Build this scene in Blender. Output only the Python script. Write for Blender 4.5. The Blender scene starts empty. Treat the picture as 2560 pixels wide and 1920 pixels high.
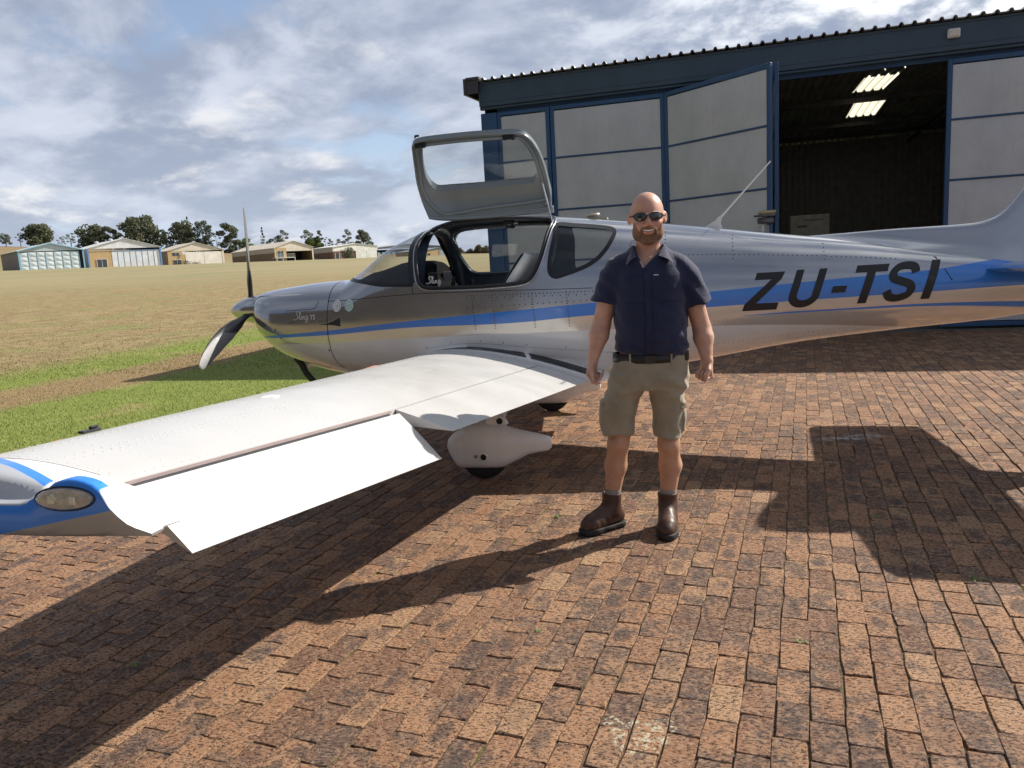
import bpy, bmesh, math, random
import numpy as np
from mathutils import Vector, Matrix
rad = math.radians
random.seed(7); RNG = np.random.default_rng(11)
sc = bpy.context.scene
COL = sc.collection

# ---------------------------------------------------------------- camera, sky, sun, exposure
PITCH, ROLL, EYE = .158, .056, 1.5
fw = Vector((0, math.cos(PITCH), -math.sin(PITCH)))
r0 = Vector((1, 0, 0)); d0 = fw.cross(r0)
cr = r0*math.cos(ROLL) + d0*math.sin(ROLL); cd = -r0*math.sin(ROLL) + d0*math.cos(ROLL)
cam_d = bpy.data.cameras.new('camera'); cam = bpy.data.objects.new('camera', cam_d); COL.objects.link(cam)
cam.matrix_world = Matrix(((cr.x, -cd.x, -fw.x, 0), (cr.y, -cd.y, -fw.y, 0), (cr.z, -cd.z, -fw.z, EYE), (0, 0, 0, 1)))
cam_d.sensor_width = 36; cam_d.lens = 36*1923/2560; cam_d.clip_start = .05; cam_d.clip_end = 9000
sc.camera = cam
SUN_AZ, SUN_EL = rad(25.5), rad(38)        # azimuth measured from +X towards +Y
sun_dir = Vector((math.cos(SUN_EL)*math.cos(SUN_AZ), math.cos(SUN_EL)*math.sin(SUN_AZ), math.sin(SUN_EL)))
sd = bpy.data.lights.new('sun', 'SUN'); sd.energy = 5.0; sd.angle = rad(.55); sd.color = (1, .93, .83)
so = bpy.data.objects.new('sun', sd); COL.objects.link(so); so.rotation_euler = sun_dir.to_track_quat('Z', 'Y').to_euler()
sc.view_settings.view_transform = 'Standard'; sc.view_settings.look = 'None'
sc.view_settings.exposure = 0.55; sc.view_settings.gamma = 1
sc.render.engine = 'CYCLES'
sc.cycles.max_bounces = 8; sc.cycles.transparent_max_bounces = 24

# ---------------------------------------------------------------- node helpers
class NT:
    def __init__(s, tree): s.t = tree; s.n = tree.nodes; s.l = tree.links
    def node(s, ty, **kw):
        n = s.n.new('ShaderNode'+ty)
        for k, v in kw.items(): setattr(n, k, v)
        return n
    def put(s, sock, v):
        if hasattr(v, 'is_output') or isinstance(v, bpy.types.NodeSocket): s.l.new(v, sock)
        elif v is not None: sock.default_value = v
    def math(s, op, a, b=None, c=None, clamp=False):
        n = s.node('Math', operation=op); n.use_clamp = clamp
        s.put(n.inputs[0], a)
        if b is not None: s.put(n.inputs[1], b)
        if c is not None: s.put(n.inputs[2], c)
        return n.outputs[0]
    def noise(s, vec, scale, detail=4, rough=.55, dist=0, out='Fac'):
        n = s.node('TexNoise'); s.put(n.inputs['Vector'], vec); s.put(n.inputs['Scale'], scale)
        n.inputs['Detail'].default_value = detail; n.inputs['Roughness'].default_value = rough
        n.inputs['Distortion'].default_value = dist
        return n.outputs[out]
    def mapr(s, v, a, b, c=0., d=1., smooth=True):
        n = s.node('MapRange'); n.interpolation_type = 'SMOOTHSTEP' if smooth else 'LINEAR'
        s.put(n.inputs[0], v)
        for i, q in enumerate((a, b, c, d)): s.put(n.inputs[i+1], q)
        return n.outputs[0]
    def mix(s, f, a, b, mode='MIX'):
        n = s.node('Mix', data_type='RGBA', blend_type=mode)
        s.put(n.inputs[0], f)
        for sock, v in ((n.inputs[6], a), (n.inputs[7], b)):
            if isinstance(v, tuple) and len(v) == 3: v = v+(1,)
            s.put(sock, v)
        return n.outputs[2]
    def ramp(s, f, stops):
        n = s.node('ValToRGB'); s.put(n.inputs[0], f); e = n.color_ramp.elements
        while len(e) < len(stops): e.new(.5)
        for i, (p, c) in enumerate(stops): e[i].position = p; e[i].color = tuple(c)+(1,)
        return n.outputs[0]
    def mapping(s, vec, loc=(0, 0, 0), rot=(0, 0, 0), scale=(1, 1, 1)):
        n = s.node('Mapping'); s.put(n.inputs[0], vec)
        n.inputs[1].default_value = loc; n.inputs[2].default_value = rot; n.inputs[3].default_value = scale
        return n.outputs[0]
    def sep(s, vec):
        n = s.node('SeparateXYZ'); s.put(n.inputs[0], vec); return n.outputs
    def bump(s, h, strength=.3, dist=.01):
        n = s.node('Bump'); s.put(n.inputs['Height'], h); n.inputs['Strength'].default_value = strength
        n.inputs['Distance'].default_value = dist
        return n.outputs[0]

def material(name, fn):
    m = bpy.data.materials.new(name); m.use_nodes = True; t = NT(m.node_tree)
    b = m.node_tree.nodes['Principled BSDF']
    fn(t, b); return m
def setp(t, b, col=None, rough=None, metal=None, spec=None, normal=None, coat=None, coat_rough=None, sheen=None, sss=None):
    for k, v in (('Base Color', col), ('Roughness', rough), ('Metallic', metal), ('Specular IOR Level', spec), ('Normal', normal), ('Coat Weight', coat), ('Coat Roughness', coat_rough), ('Sheen Weight', sheen), ('Subsurface Weight', sss)):
        if v is None: continue
        if isinstance(v, tuple) and len(v) == 3: v = v+(1,)
        t.put(b.inputs[k], v)
def plain(name, col, rough=.6, metal=0., var=.12, scale=6., bump=0., bscale=40., spec=None, coat=None):
    """one plain stuff with a little procedural unevenness"""
    def f(t, b):
        o = t.node('TexCoord').outputs['Object']
        n = t.noise(o, scale, 5)
        lo = tuple(c*(1-var) for c in col); hi = tuple(min(1, c*(1+var)) for c in col)
        c = t.mix(t.mapr(n, .3, .7), lo, hi)
        r = t.mapr(t.noise(o, scale*3, 3), .3, .7, max(0, rough-.07), min(1, rough+.07))
        nb = t.bump(t.noise(o, bscale, 4), bump, .01) if bump else None
        setp(t, b, c, r, metal, spec, nb, coat)
    return material(name, f)

# ---------------------------------------------------------------- object helpers
def tag(o, label=None, cat=None, group=None, kind=None):
    if label: o['label'] = label
    if cat: o['category'] = cat
    if group: o['group'] = group
    if kind: o['kind'] = kind
    return o
def empty(name, loc=(0, 0, 0), rz=0., **kw):
    o = bpy.data.objects.new(name, None); COL.objects.link(o); o.location = loc; o.rotation_euler = (0, 0, rz)
    o.empty_display_size = .1
    return tag(o, **kw)
def link_mesh(name, me, mat=None, parent=None, smooth=None):
    mats = mat if isinstance(mat, (list, tuple)) else [mat]
    for m in mats:
        if m: me.materials.append(m)
    me.polygons.foreach_set('use_smooth', [bool(smooth)]*len(me.polygons)) if smooth is not None else None
    o = bpy.data.objects.new(name, me); COL.objects.link(o)
    if parent is not None: o.parent = parent
    return o
class MB:
    """collects shapes and links them as one mesh object"""
    def __init__(s): s.v = []; s.f = []; s.m = []; s.mi = 0
    def add(s, vs, fs):
        k = len(s.v); s.v += [tuple(v) for v in vs]; s.f += [tuple(i+k for i in f) for f in fs]; s.m += [s.mi]*len(fs)
        return s
    def box(s, c, d, R=None, bev=0.):
        x, y, z = (q/2 for q in d)
        if bev > 0:
            b = min(bev, x*.9, y*.9, z*.9); vs = []; fs = []
            # chamfered box: 24 verts
            P = {}
            for sx in (-1, 1):
                for sy in (-1, 1):
                    for sz in (-1, 1):
                        for ax_ in range(3):
                            p = [sx*(x-b), sy*(y-b), sz*(z-b)]
                            p[ax_] = (sx*x, sy*y, sz*z)[ax_]
                            P[(sx, sy, sz, ax_)] = len(vs); vs.append(p)
            for ax_ in range(3):
                o = [i for i in range(3) if i != ax_]
                for sg in (-1, 1):
                    q = []
                    for a, b_ in ((-1, -1), (1, -1), (1, 1), (-1, 1)):
                        k = [0, 0, 0]; k[ax_] = sg; k[o[0]] = a; k[o[1]] = b_; q.append(P[(*k, ax_)])
                    fs.append(q)
            for e in range(3):           # edges parallel to e
                o = [i for i in range(3) if i != e]
                for a in (-1, 1):
                    for b_ in (-1, 1):
                        k0 = [0]*3; k0[e] = -1; k0[o[0]] = a; k0[o[1]] = b_; k1 = list(k0); k1[e] = 1
                        fs.append([P[(*k0, o[0])], P[(*k1, o[0])], P[(*k1, o[1])], P[(*k0, o[1])]])
            for sx in (-1, 1):
                for sy in (-1, 1):
                    for sz in (-1, 1): fs.append([P[(sx, sy, sz, i)] for i in range(3)])
        else:
            vs = [(i*x, j*y, k*z) for i in (-1, 1) for j in (-1, 1) for k in (-1, 1)]
            fs = [(0, 1, 3, 2), (4, 6, 7, 5), (0, 4, 5, 1), (2, 3, 7, 6), (0, 2, 6, 4), (1, 5, 7, 3)]
        M = R if R is not None else Matrix.Identity(3)
        s.add([M @ Vector(v)+Vector(c) for v in vs], fs); return s
    def quad(s, a, b, c, d): s.add([a, b, c, d], [(0, 1, 2, 3)]); return s
    def prism(s, poly, fn, d0, d1):
        """poly of 2D points, fn(u,v,depth)->3D, between depths"""
        n = len(poly); vs = [fn(u, v, d0) for u, v in poly]+[fn(u, v, d1) for u, v in poly]
        s.add(vs, [tuple(range(n)), tuple(range(2*n-1, n-1, -1))]+[(i, i+n, (i+1) % n+n, (i+1) % n) for i in range(n)]); return s
    def tube(s, pts, r, n=10, caps=True):
        pts = [Vector(p) for p in pts]; rs = r if isinstance(r, (list, tuple)) else [r]*len(pts)
        vs = []; up = None
        for i, p in enumerate(pts):
            t = (pts[min(i+1, len(pts)-1)]-pts[max(i-1, 0)]).normalized()
            if up is None: up = t.orthogonal().normalized()
            up = (up-t*up.dot(t)).normalized(); w = t.cross(up)
            vs += [p+(up*math.cos(2*math.pi*k/n)+w*math.sin(2*math.pi*k/n))*rs[i] for k in range(n)]
        m = len(pts)
        fs = [(i*n+k, i*n+(k+1) % n, (i+1)*n+(k+1) % n, (i+1)*n+k) for i in range(m-1) for k in range(n)]
        if caps: fs += [tuple(range(n-1, -1, -1)), tuple((m-1)*n+k for k in range(n))]
        s.add(vs, fs); return s
    def lathe(s, c, axis, prof, n=24):
        """prof: (distance along axis, radius)"""
        a = Vector(axis).normalized(); u = a.orthogonal().normalized(); w = a.cross(u); vs = []
        for d, r in prof: vs += [Vector(c)+a*d+(u*math.cos(2*math.pi*k/n)+w*math.sin(2*math.pi*k/n))*max(r, 1e-5) for k in range(n)]
        m = len(prof)
        s.add(vs, [(i*n+k, i*n+(k+1) % n, (i+1)*n+(k+1) % n, (i+1)*n+k) for i in range(m-1) for k in range(n)]+[tuple(range(n-1, -1, -1)), tuple((m-1)*n+k for k in range(n))]); return s
    def grid(s, P, closed_u=False, closed_v=False):
        """P[i][j] 3D points"""
        a = len(P); b = len(P[0]); vs = [p for row in P for p in row]; fs = []
        for i in range(a if closed_u else a-1):
            for j in range(b if closed_v else b-1):
                fs.append((i*b+j, i*b+(j+1) % b, ((i+1) % a)*b+(j+1) % b, ((i+1) % a)*b+j))
        s.add(vs, fs); return s
    def build(s, name, mat=None, parent=None, smooth=False, recalc=True, merge=0., auto=None):
        me = bpy.data.meshes.new(name); me.from_pydata(s.v, [], s.f); me.polygons.foreach_set('material_index', s.m)
        if recalc or merge:
            bm = bmesh.new(); bm.from_mesh(me)
            if merge: bmesh.ops.remove_doubles(bm, verts=bm.verts, dist=merge)
            if recalc: bmesh.ops.recalc_face_normals(bm, faces=bm.faces)
            bm.to_mesh(me); bm.free()
        o = link_mesh(name, me, mat, parent, bool(smooth))
        if auto is not None: sharpen(me, auto)
        return o
def sharpen(me, deg=35):
    me.polygons.foreach_set('use_smooth', [True]*len(me.polygons))
    bm = bmesh.new(); bm.from_mesh(me)
    for e in bm.edges:
        if len(e.link_faces) == 2 and e.calc_face_angle(0) > rad(deg): e.smooth = False
    bm.to_mesh(me); bm.free()
def np_mesh(name, V, F, mat=None, parent=None, smooth=False, attrs=None, loop_attr=None):
    me = bpy.data.meshes.new(name); V = np.asarray(V, np.float32); F = np.asarray(F, np.int32); n, k = F.shape
    me.vertices.add(len(V)); me.vertices.foreach_set('co', V.ravel())
    me.loops.add(n*k); me.loops.foreach_set('vertex_index', F.ravel())
    me.polygons.add(n); me.polygons.foreach_set('loop_start', np.arange(0, n*k, k, dtype=np.int32))
    me.update(calc_edges=True)
    for nm, arr in (attrs or {}).items():       # per-face colours
        a = me.color_attributes.new(nm, 'FLOAT_COLOR', 'CORNER'); a.data.foreach_set('color', np.repeat(np.asarray(arr, np.float32), k, axis=0).ravel())
    return link_mesh(name, me, mat, parent, bool(smooth))
def copy_tree(o, parent=None):
    c = o.copy(); COL.objects.link(c)
    if parent is not None: c.parent = parent
    for ch in o.children: copy_tree(ch, c)
    return c

# ---------------------------------------------------------------- sky with clouds (world)
world = bpy.data.worlds.new('World'); sc.world = world; world.use_nodes = True
t = NT(world.node_tree); bg = t.n['Background']; wout = t.n['World Output']
sky = t.node('TexSky'); sky.sky_type = 'NISHITA'; sky.sun_disc = False
sky.sun_elevation = SUN_EL; sky.sun_rotation = math.pi/2-SUN_AZ; sky.air_density = 1.2; sky.dust_density = 1.5; sky.altitude = 1500
dirv = t.node('TexCoord').outputs['Generated']
s3 = t.sep(dirv)
zz = t.math('MAXIMUM', s3[2], .0)
den = t.math('ADD', zz, .30)
cmb = t.node('CombineXYZ'); t.put(cmb.inputs[0], t.math('DIVIDE', s3[0], den)); t.put(cmb.inputs[1], t.math('DIVIDE', s3[1], den))
pv = t.mapping(cmb.outputs[0], loc=(3.1, 1.7, .4), rot=(0, 0, .35), scale=(1, 1, 1))
warp = t.node('VectorMath', operation='ADD'); t.put(warp.inputs[0], pv)
wn = t.node('TexNoise'); t.put(wn.inputs['Vector'], pv); wn.inputs['Scale'].default_value = .9; wn.inputs['Detail'].default_value = 3
wsc = t.node('VectorMath', operation='SCALE'); t.put(wsc.inputs[0], wn.outputs['Color']); wsc.inputs[3].default_value = .45
t.put(warp.inputs[1], wsc.outputs[0])
cov = t.noise(warp.outputs[0], 1.35, 7, .54)          # where there is cloud
thick = t.noise(t.mapping(warp.outputs[0], loc=(.09, .045, 0)), 1.05, 5, .5)   # the same field shifted towards the sun: lit edges
fine = t.noise(warp.outputs[0], 4.2, 9, .60)
mid = t.noise(t.mapping(warp.outputs[0], loc=(7.7, 2.1, 0)), 2.5, 7, .56)
puff = t.noise(t.mapping(warp.outputs[0], loc=(1.3, 9.4, 0)), 3.2, 9, .60)
cover = t.mapr(t.math('ADD', cov, t.math('MULTIPLY', t.math('SUBTRACT', fine, .5), .20)), .345, .435)
sundot = t.node('VectorMath', operation='DOT_PRODUCT'); t.put(sundot.inputs[0], dirv); sundot.inputs[1].default_value = sun_dir
near = t.mapr(sundot.outputs['Value'], .50, .88)      # clouds close to the sun glow
shade = t.mapr(t.math('ADD', mid, t.math('MULTIPLY', t.math('SUBTRACT', fine, .5), .45)), .38, .66)
base = t.mix(shade, (.235, .275, .365), (.47, .505, .585))
lowc = t.mapr(zz, .0, .22, 1., 0.)
base = t.mix(t.math('MULTIPLY', lowc, .40), base, (.43, .48, .56))
lit = t.math('MULTIPLY', t.mapr(puff, .53, .68), t.mapr(fine, .38, .62))
ccol = t.mix(t.math('MULTIPLY', lit, t.mapr(zz, .02, .35, .70, .35)), base, (.72, .705, .68))
ccol = t.mix(t.math('MULTIPLY', near, t.mapr(t.math('ADD', mid, t.math('MULTIPLY', t.math('SUBTRACT', fine, .5), .7)), .44, .60)), ccol, (1.05, 1.05, 1.02))
skyc = t.node('Mix', data_type='RGBA', blend_type='MULTIPLY'); skyc.inputs[0].default_value = 1
t.put(skyc.inputs[6], sky.outputs[0]); skyc.inputs[7].default_value = (.080, .082, .089, 1)
hz = t.mix(t.mapr(zz, .0, .25, .9, .25), skyc.outputs[2], (.43, .51, .63))
final = t.mix(t.math('MULTIPLY', cover, .95), hz, ccol)
darkdot = t.node('VectorMath', operation='DOT_PRODUCT'); t.put(darkdot.inputs[0], dirv); darkdot.inputs[1].default_value = Vector((-.78, -.55, .30)).normalized()
final = t.mix(t.mapr(darkdot.outputs['Value'], -.05, .62, 0, .50), final, (.050, .057, .075))      # unseen dark sky added behind the camera, for darker nose reflections and shadows
final = t.mix(t.mapr(s3[2], .50, .80, 0, .25), final, (.10, .115, .145))      # sky above the view darkened to deepen the shadows
t.put(bg.inputs['Color'], final); bg.inputs['Strength'].default_value = 1.0

# ---------------------------------------------------------------- terrain
BP = np.array([-3.3, 4.8]); BD = np.array([.31, .951]); BN = np.array([-.951, .31])     # edge of the paving
def hx(x): return np.interp(x, [-400, -200, -150, -120, -100, -60, -50, 0, 200], [20, 18.5, 14.5, 12, 10, 8, 7, 4.6, 4.2])
def terr(x, y):
    x = np.asarray(x, float); y = np.asarray(y, float)
    f = np.clip((y-14)/136, 0, 1.0); f = f*f*(3-2*f)*.45+f*.55
    base = f*(3.2-.02*np.clip(x, -140, 120))
    g = np.clip((y-215)/75, 0, 1); g = g*g*(3-2*g)
    far = hx(x*290/np.maximum(y, 200))*np.minimum(1+(y-290)/900, 1.0)
    z = base*(1-g)+far*g
    return z-.03
def lin(a, b, n): return list(np.linspace(a, b, n, endpoint=False))
ys = lin(-60, 0, 6)+lin(0, 30, 40)+lin(30, 320, 110)+lin(320, 900, 20)+[900, 1400, 2200, 3500, 6000]
xs = [-6000, -3000, -1500, -800]+lin(-500, -260, 8)+lin(-260, -20, 90)+lin(-20, 20, 30)+lin(20, 200, 20)+[200, 400, 900, 2500, 6000]
X, Y = np.meshgrid(xs, ys, indexing='ij'); Z = terr(X, Y)
V = np.stack([X, Y, Z], -1).reshape(-1, 3); a, b = X.shape
I = np.arange((a-1)*(b-1)); i, j = I//(b-1), I % (b-1); k = i*b+j
def grass_colour(t, pos):
    s3 = t.sep(pos)
    # distance from the paving edge
    s = t.math('ADD', t.math('MULTIPLY', t.math('SUBTRACT', s3[0], float(BP[0])), float(BN[0])), t.math('MULTIPLY', t.math('SUBTRACT', s3[1], float(BP[1])), float(BN[1])))
    n1 = t.noise(t.mapping(pos, scale=(1, 1, .2)), .35, 5, .6)
    s = t.math('ADD', s, t.math('MULTIPLY', t.math('SUBTRACT', n1, .5), 3.2))
    green = t.math('MULTIPLY', t.math('SUBTRACT', 1.0, t.mapr(s, 7.6, 9.6)), t.mapr(s3[1], 2.5, 6.))
    strip = t.math('MULTIPLY', t.mapr(s, 4.3, 5.1), t.mapr(s, 5.7, 6.6, 1., 0.))
    n2 = t.noise(pos, 1.7, 6, .65); n3 = t.noise(t.mapping(pos, scale=(.5, 1.6, 1)), .10, 7, .68); n4 = t.noise(pos, 22, 4, .6)
    g = t.mix(n2, (0.136, 0.188, 0.036), (0.240, 0.280, 0.068))
    g = t.mix(t.mapr(t.noise(pos, .9, 5, .6), .55, .72), g, (.30, .27, .11))
    dry = t.mix(t.mapr(n2, .3, .7), (0.216, 0.156, 0.080), (0.336, 0.264, 0.140))
    dry = t.mix(t.mapr(n1, .50, .70), dry, (0.225, 0.225, 0.090))
    farc = t.mix(t.mapr(n3, .35, .65), (.32, .265, .155), (.25, .235, .125))
    dist = s3[1]
    dry = t.mix(t.mapr(dist, 42, 90), dry, farc)
    dry = t.mix(t.mapr(dist, 225, 285), dry, (.25, .18, .10))
    c = t.mix(t.math('MULTIPLY', green, t.math('SUBTRACT', 1., strip)), dry, g)
    c = t.mix(strip, c, (.27, .19, .10))
    side_ = t.math('ADD', t.math('MULTIPLY', t.math('SUBTRACT', s3[0], float(BP[0])), float(BN[0])), t.math('MULTIPLY', t.math('SUBTRACT', s3[1], float(BP[1])), float(BN[1])))
    c = t.mix(t.math('MULTIPLY', t.mapr(side_, -.3, -.6), t.mapr(s3[1], 14, 15, 1, 0)), c, t.mix(n2, (0.221, 0.136, 0.081), (0.306, 0.187, 0.111)))
    return t.mix(t.mapr(n4, .3, .7, 0, .35), c, t.mix(.4, c, (.06, .05, .02)))
def fg(t, b):
    pos = t.node('NewGeometry').outputs['Position']
    c = grass_colour(t, pos)
    h = t.math('ADD', t.noise(pos, 30, 5, .7), t.math('MULTIPLY', t.noise(pos, 3, 4, .6), .8))
    setp(t, b, c, .9, spec=.15, normal=t.bump(h, .6, .03))
M_ground = material('grass_ground', fg)
np_mesh('terrain', V, np.stack([k, k+b, k+b+1, k+1], 1), M_ground, smooth=True)
tag(bpy.data.objects['terrain'], kind='structure', label='grass airfield rising gently towards the far hangars')

# blades of the nearer grass
def blades():
    out = []; 
    def scatter(n, ylo, yhi, hmin, hmax, w):
        y = ylo*(yhi/ylo)**RNG.random(n); x = RNG.uniform(-1.0, .05, n)*y
        s = (x-BP[0])*BN[0]+(y-BP[1])*BN[1]
        ok = s > .02+.05*np.sin(y*7)
        x, y = x[ok], y[ok]; n = len(x); z = terr(x, y)+.0
        az = RNG.uniform(0, 2*np.pi, n); h = RNG.uniform(hmin, hmax, n); ww = w*RNG.uniform(.6, 1.3, n)
        le = RNG.uniform(.1, .9, n)*h; la = RNG.uniform(0, 2*np.pi, n)
        p = np.stack([x, y, z], 1); dx = np.stack([np.cos(az)*ww, np.sin(az)*ww, np.zeros(n)], 1)
        tip = p+np.stack([np.cos(la)*le, np.sin(la)*le, h], 1)
        out.append(np.stack([p-dx, p+dx, tip], 1).reshape(-1, 3))
    scatter(170000, 3.5, 16, .012, .032, .0030)
    scatter(80000, 13, 60, .012, .03, .008)
    V = np.concatenate(out); F = np.arange(len(V)).reshape(-1, 3)
    def fb(t, b):
        g = t.node('NewGeometry'); c = grass_colour(t, g.outputs['Position'])
        c = t.mix(t.mapr(g.outputs['Random Per Island'], 0, 1, .0, .45, False), c, t.mix(.6, c, (0.368, 0.336, 0.160)))
        c = t.mix(.3, c, (0.304, 0.304, 0.112))
        setp(t, b, c, .7, spec=.2)
    o = np_mesh('grass', V, F, material('grass_blades', fb)); tag(o, 'short mown grass beside the brick paving, green with dry patches', 'grass', kind='stuff')
blades()

# far blue hills
m = MB(); n = 90; prev = None; rows = []
for k in range(n):
    a = -700+k*16.0; D = 2600
    h = 40+38*math.exp(-((a+330)/130)**2)+18*math.exp(-((a+160)/90)**2)+12*math.sin(k*.31)+7*math.sin(k*.83+1)+4*math.sin(k*2.1)
    rows.append([(a*D/700, D-250, -5), (a*D/700, D-60, h*.6), (a*D/700, D, h), (a*D/700, D+300, -5)])
def fh(t, b):
    pos = t.node('NewGeometry').outputs['Position']
    setp(t, b, t.mix(t.mapr(t.noise(pos, .02, 5), .35, .65), (.17, .22, .27), (.25, .29, .33)), 1., spec=.0)
m.grid(rows); o = m.build('hills', material('far_hill', fh), smooth=True); tag(o, 'low blue hills on the horizon', kind='structure')

# ---------------------------------------------------------------- brick paving, every brick a chamfered block
b1 = np.array([.3596, .9331]); b2 = np.array([.9331, -.3596]); LB, WB = .208, .1065
iu = np.arange(-34, 100); iv = np.arange(-120, 160)
IU, IV = np.meshgrid(iu, iv, indexing='ij'); IU = IU.ravel(); IV = IV.ravel()
offs = (IV*7919 % 13)/13.*.28+np.where(IV % 2 == 0, 0, .5)
cu = (IU+offs)*LB; cv = IV*WB+.5
cx = b1[0]*cu+b2[0]*cv; cy = b1[1]*cu+b2[1]*cv
s = (cx-BP[0])*BN[0]+(cy-BP[1])*BN[1]
infront = (cx-(-1.0))*.303+(cy-15.0)*.953
ok = (s < .0) & (infront < -.02) & (cy > 1.2) & (np.abs(cx) < .75*cy+1.4) & (cx < 12)
cu, cv, cx, cy = cu[ok], cv[ok], cx[ok], cy[ok]; nb = len(cx)
hl = LB/2-.0011+RNG.normal(0, .0011, nb); hw = WB/2-.0012+RNG.normal(0, .0009, nb)
ch = np.array([(-1, -1), (1, -1), (1, 1), (-1, 1)], float)
ang = RNG.normal(0, .008, nb); du = RNG.normal(0, .0018, nb); dv = RNG.normal(0, .0014, nb)
zt0 = RNG.normal(0, .0007, nb)+.004*np.sin(cx*1.3+.6)*np.sin(cy*.9)
tu = RNG.normal(0, .004, nb); tv = RNG.normal(0, .007, nb)
Vb = np.zeros((nb, 16, 3)); c_, s_ = np.cos(ang), np.sin(ang)
mid = [(-1, -1), (0, -1), (1, -1), (1, 0), (1, 1), (0, 1), (-1, 1), (-1, 0)]   # 8 points round the brick
jit = RNG.normal(0, .0025, (nb, 8, 2))
for q, (ru, rv) in enumerate(mid):
    for ring, (ins, dz) in enumerate(((.0026, 0.), (0., -.0030))):
        u = ru*(hl-ins)+jit[:, q, 0]; v = rv*(hw-ins)+jit[:, q, 1]
        if abs(ru)+abs(rv) == 2: u = u-ru*.003; v = v-rv*.003      # worn corners
        uu = c_*u-s_*v+cu+du; vv = s_*u+c_*v+cv+dv
        Vb[:, q+8*ring, 0] = b1[0]*uu+b2[0]*vv; Vb[:, q+8*ring, 1] = b1[1]*uu+b2[1]*vv
        Vb[:, q+8*ring, 2] = zt0+tu*u+tv*v+dz
# top = fan of quads through corners: (0,1,5,6) (1,2,4,5)->with mid points; sides ring
top = [(0, 1, 5, 6), (1, 2, 4, 5)]
quads = [(0, 1, 7, 7)]
Fq = [(7, 0, 1, 5), (5, 6, 7, 7), (1, 2, 3, 3), (1, 3, 4, 5)]
Vw = Vb.reshape(-1, 3); base = (np.arange(nb)*16)[:, None]
low = Vb[:, 8:16].copy(); low[:, :, 2] -= .03
Vall = np.concatenate([Vb, low], 1).reshape(-1, 3); base = (np.arange(nb)*24)[:, None]
tris = [(0, 1, 7), (1, 5, 7), (5, 6, 7), (1, 2, 3), (1, 3, 5), (3, 4, 5)]
for q in range(8):
    p = (q+1) % 8
    tris += [(q, q+8, p+8), (q, p+8, p), (q+8, q+16, p+16), (q+8, p+16, p+8)]
tris = np.array([(a, b, c) if i >= 6 else (a, c, b) for i, (a, b, c) in enumerate(tris)])
tris[:6] = tris[:6]
F = (base[:, :, None]+tris[None]).reshape(-1, 3)
r1, r2, r3 = RNG.random(nb), RNG.random(nb), RNG.random(nb)
attr = np.stack([r1, r2, r3, np.ones(nb)], 1)
LCH = (.34, 2.21, .28, 2.29, .42, 2.26)
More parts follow.
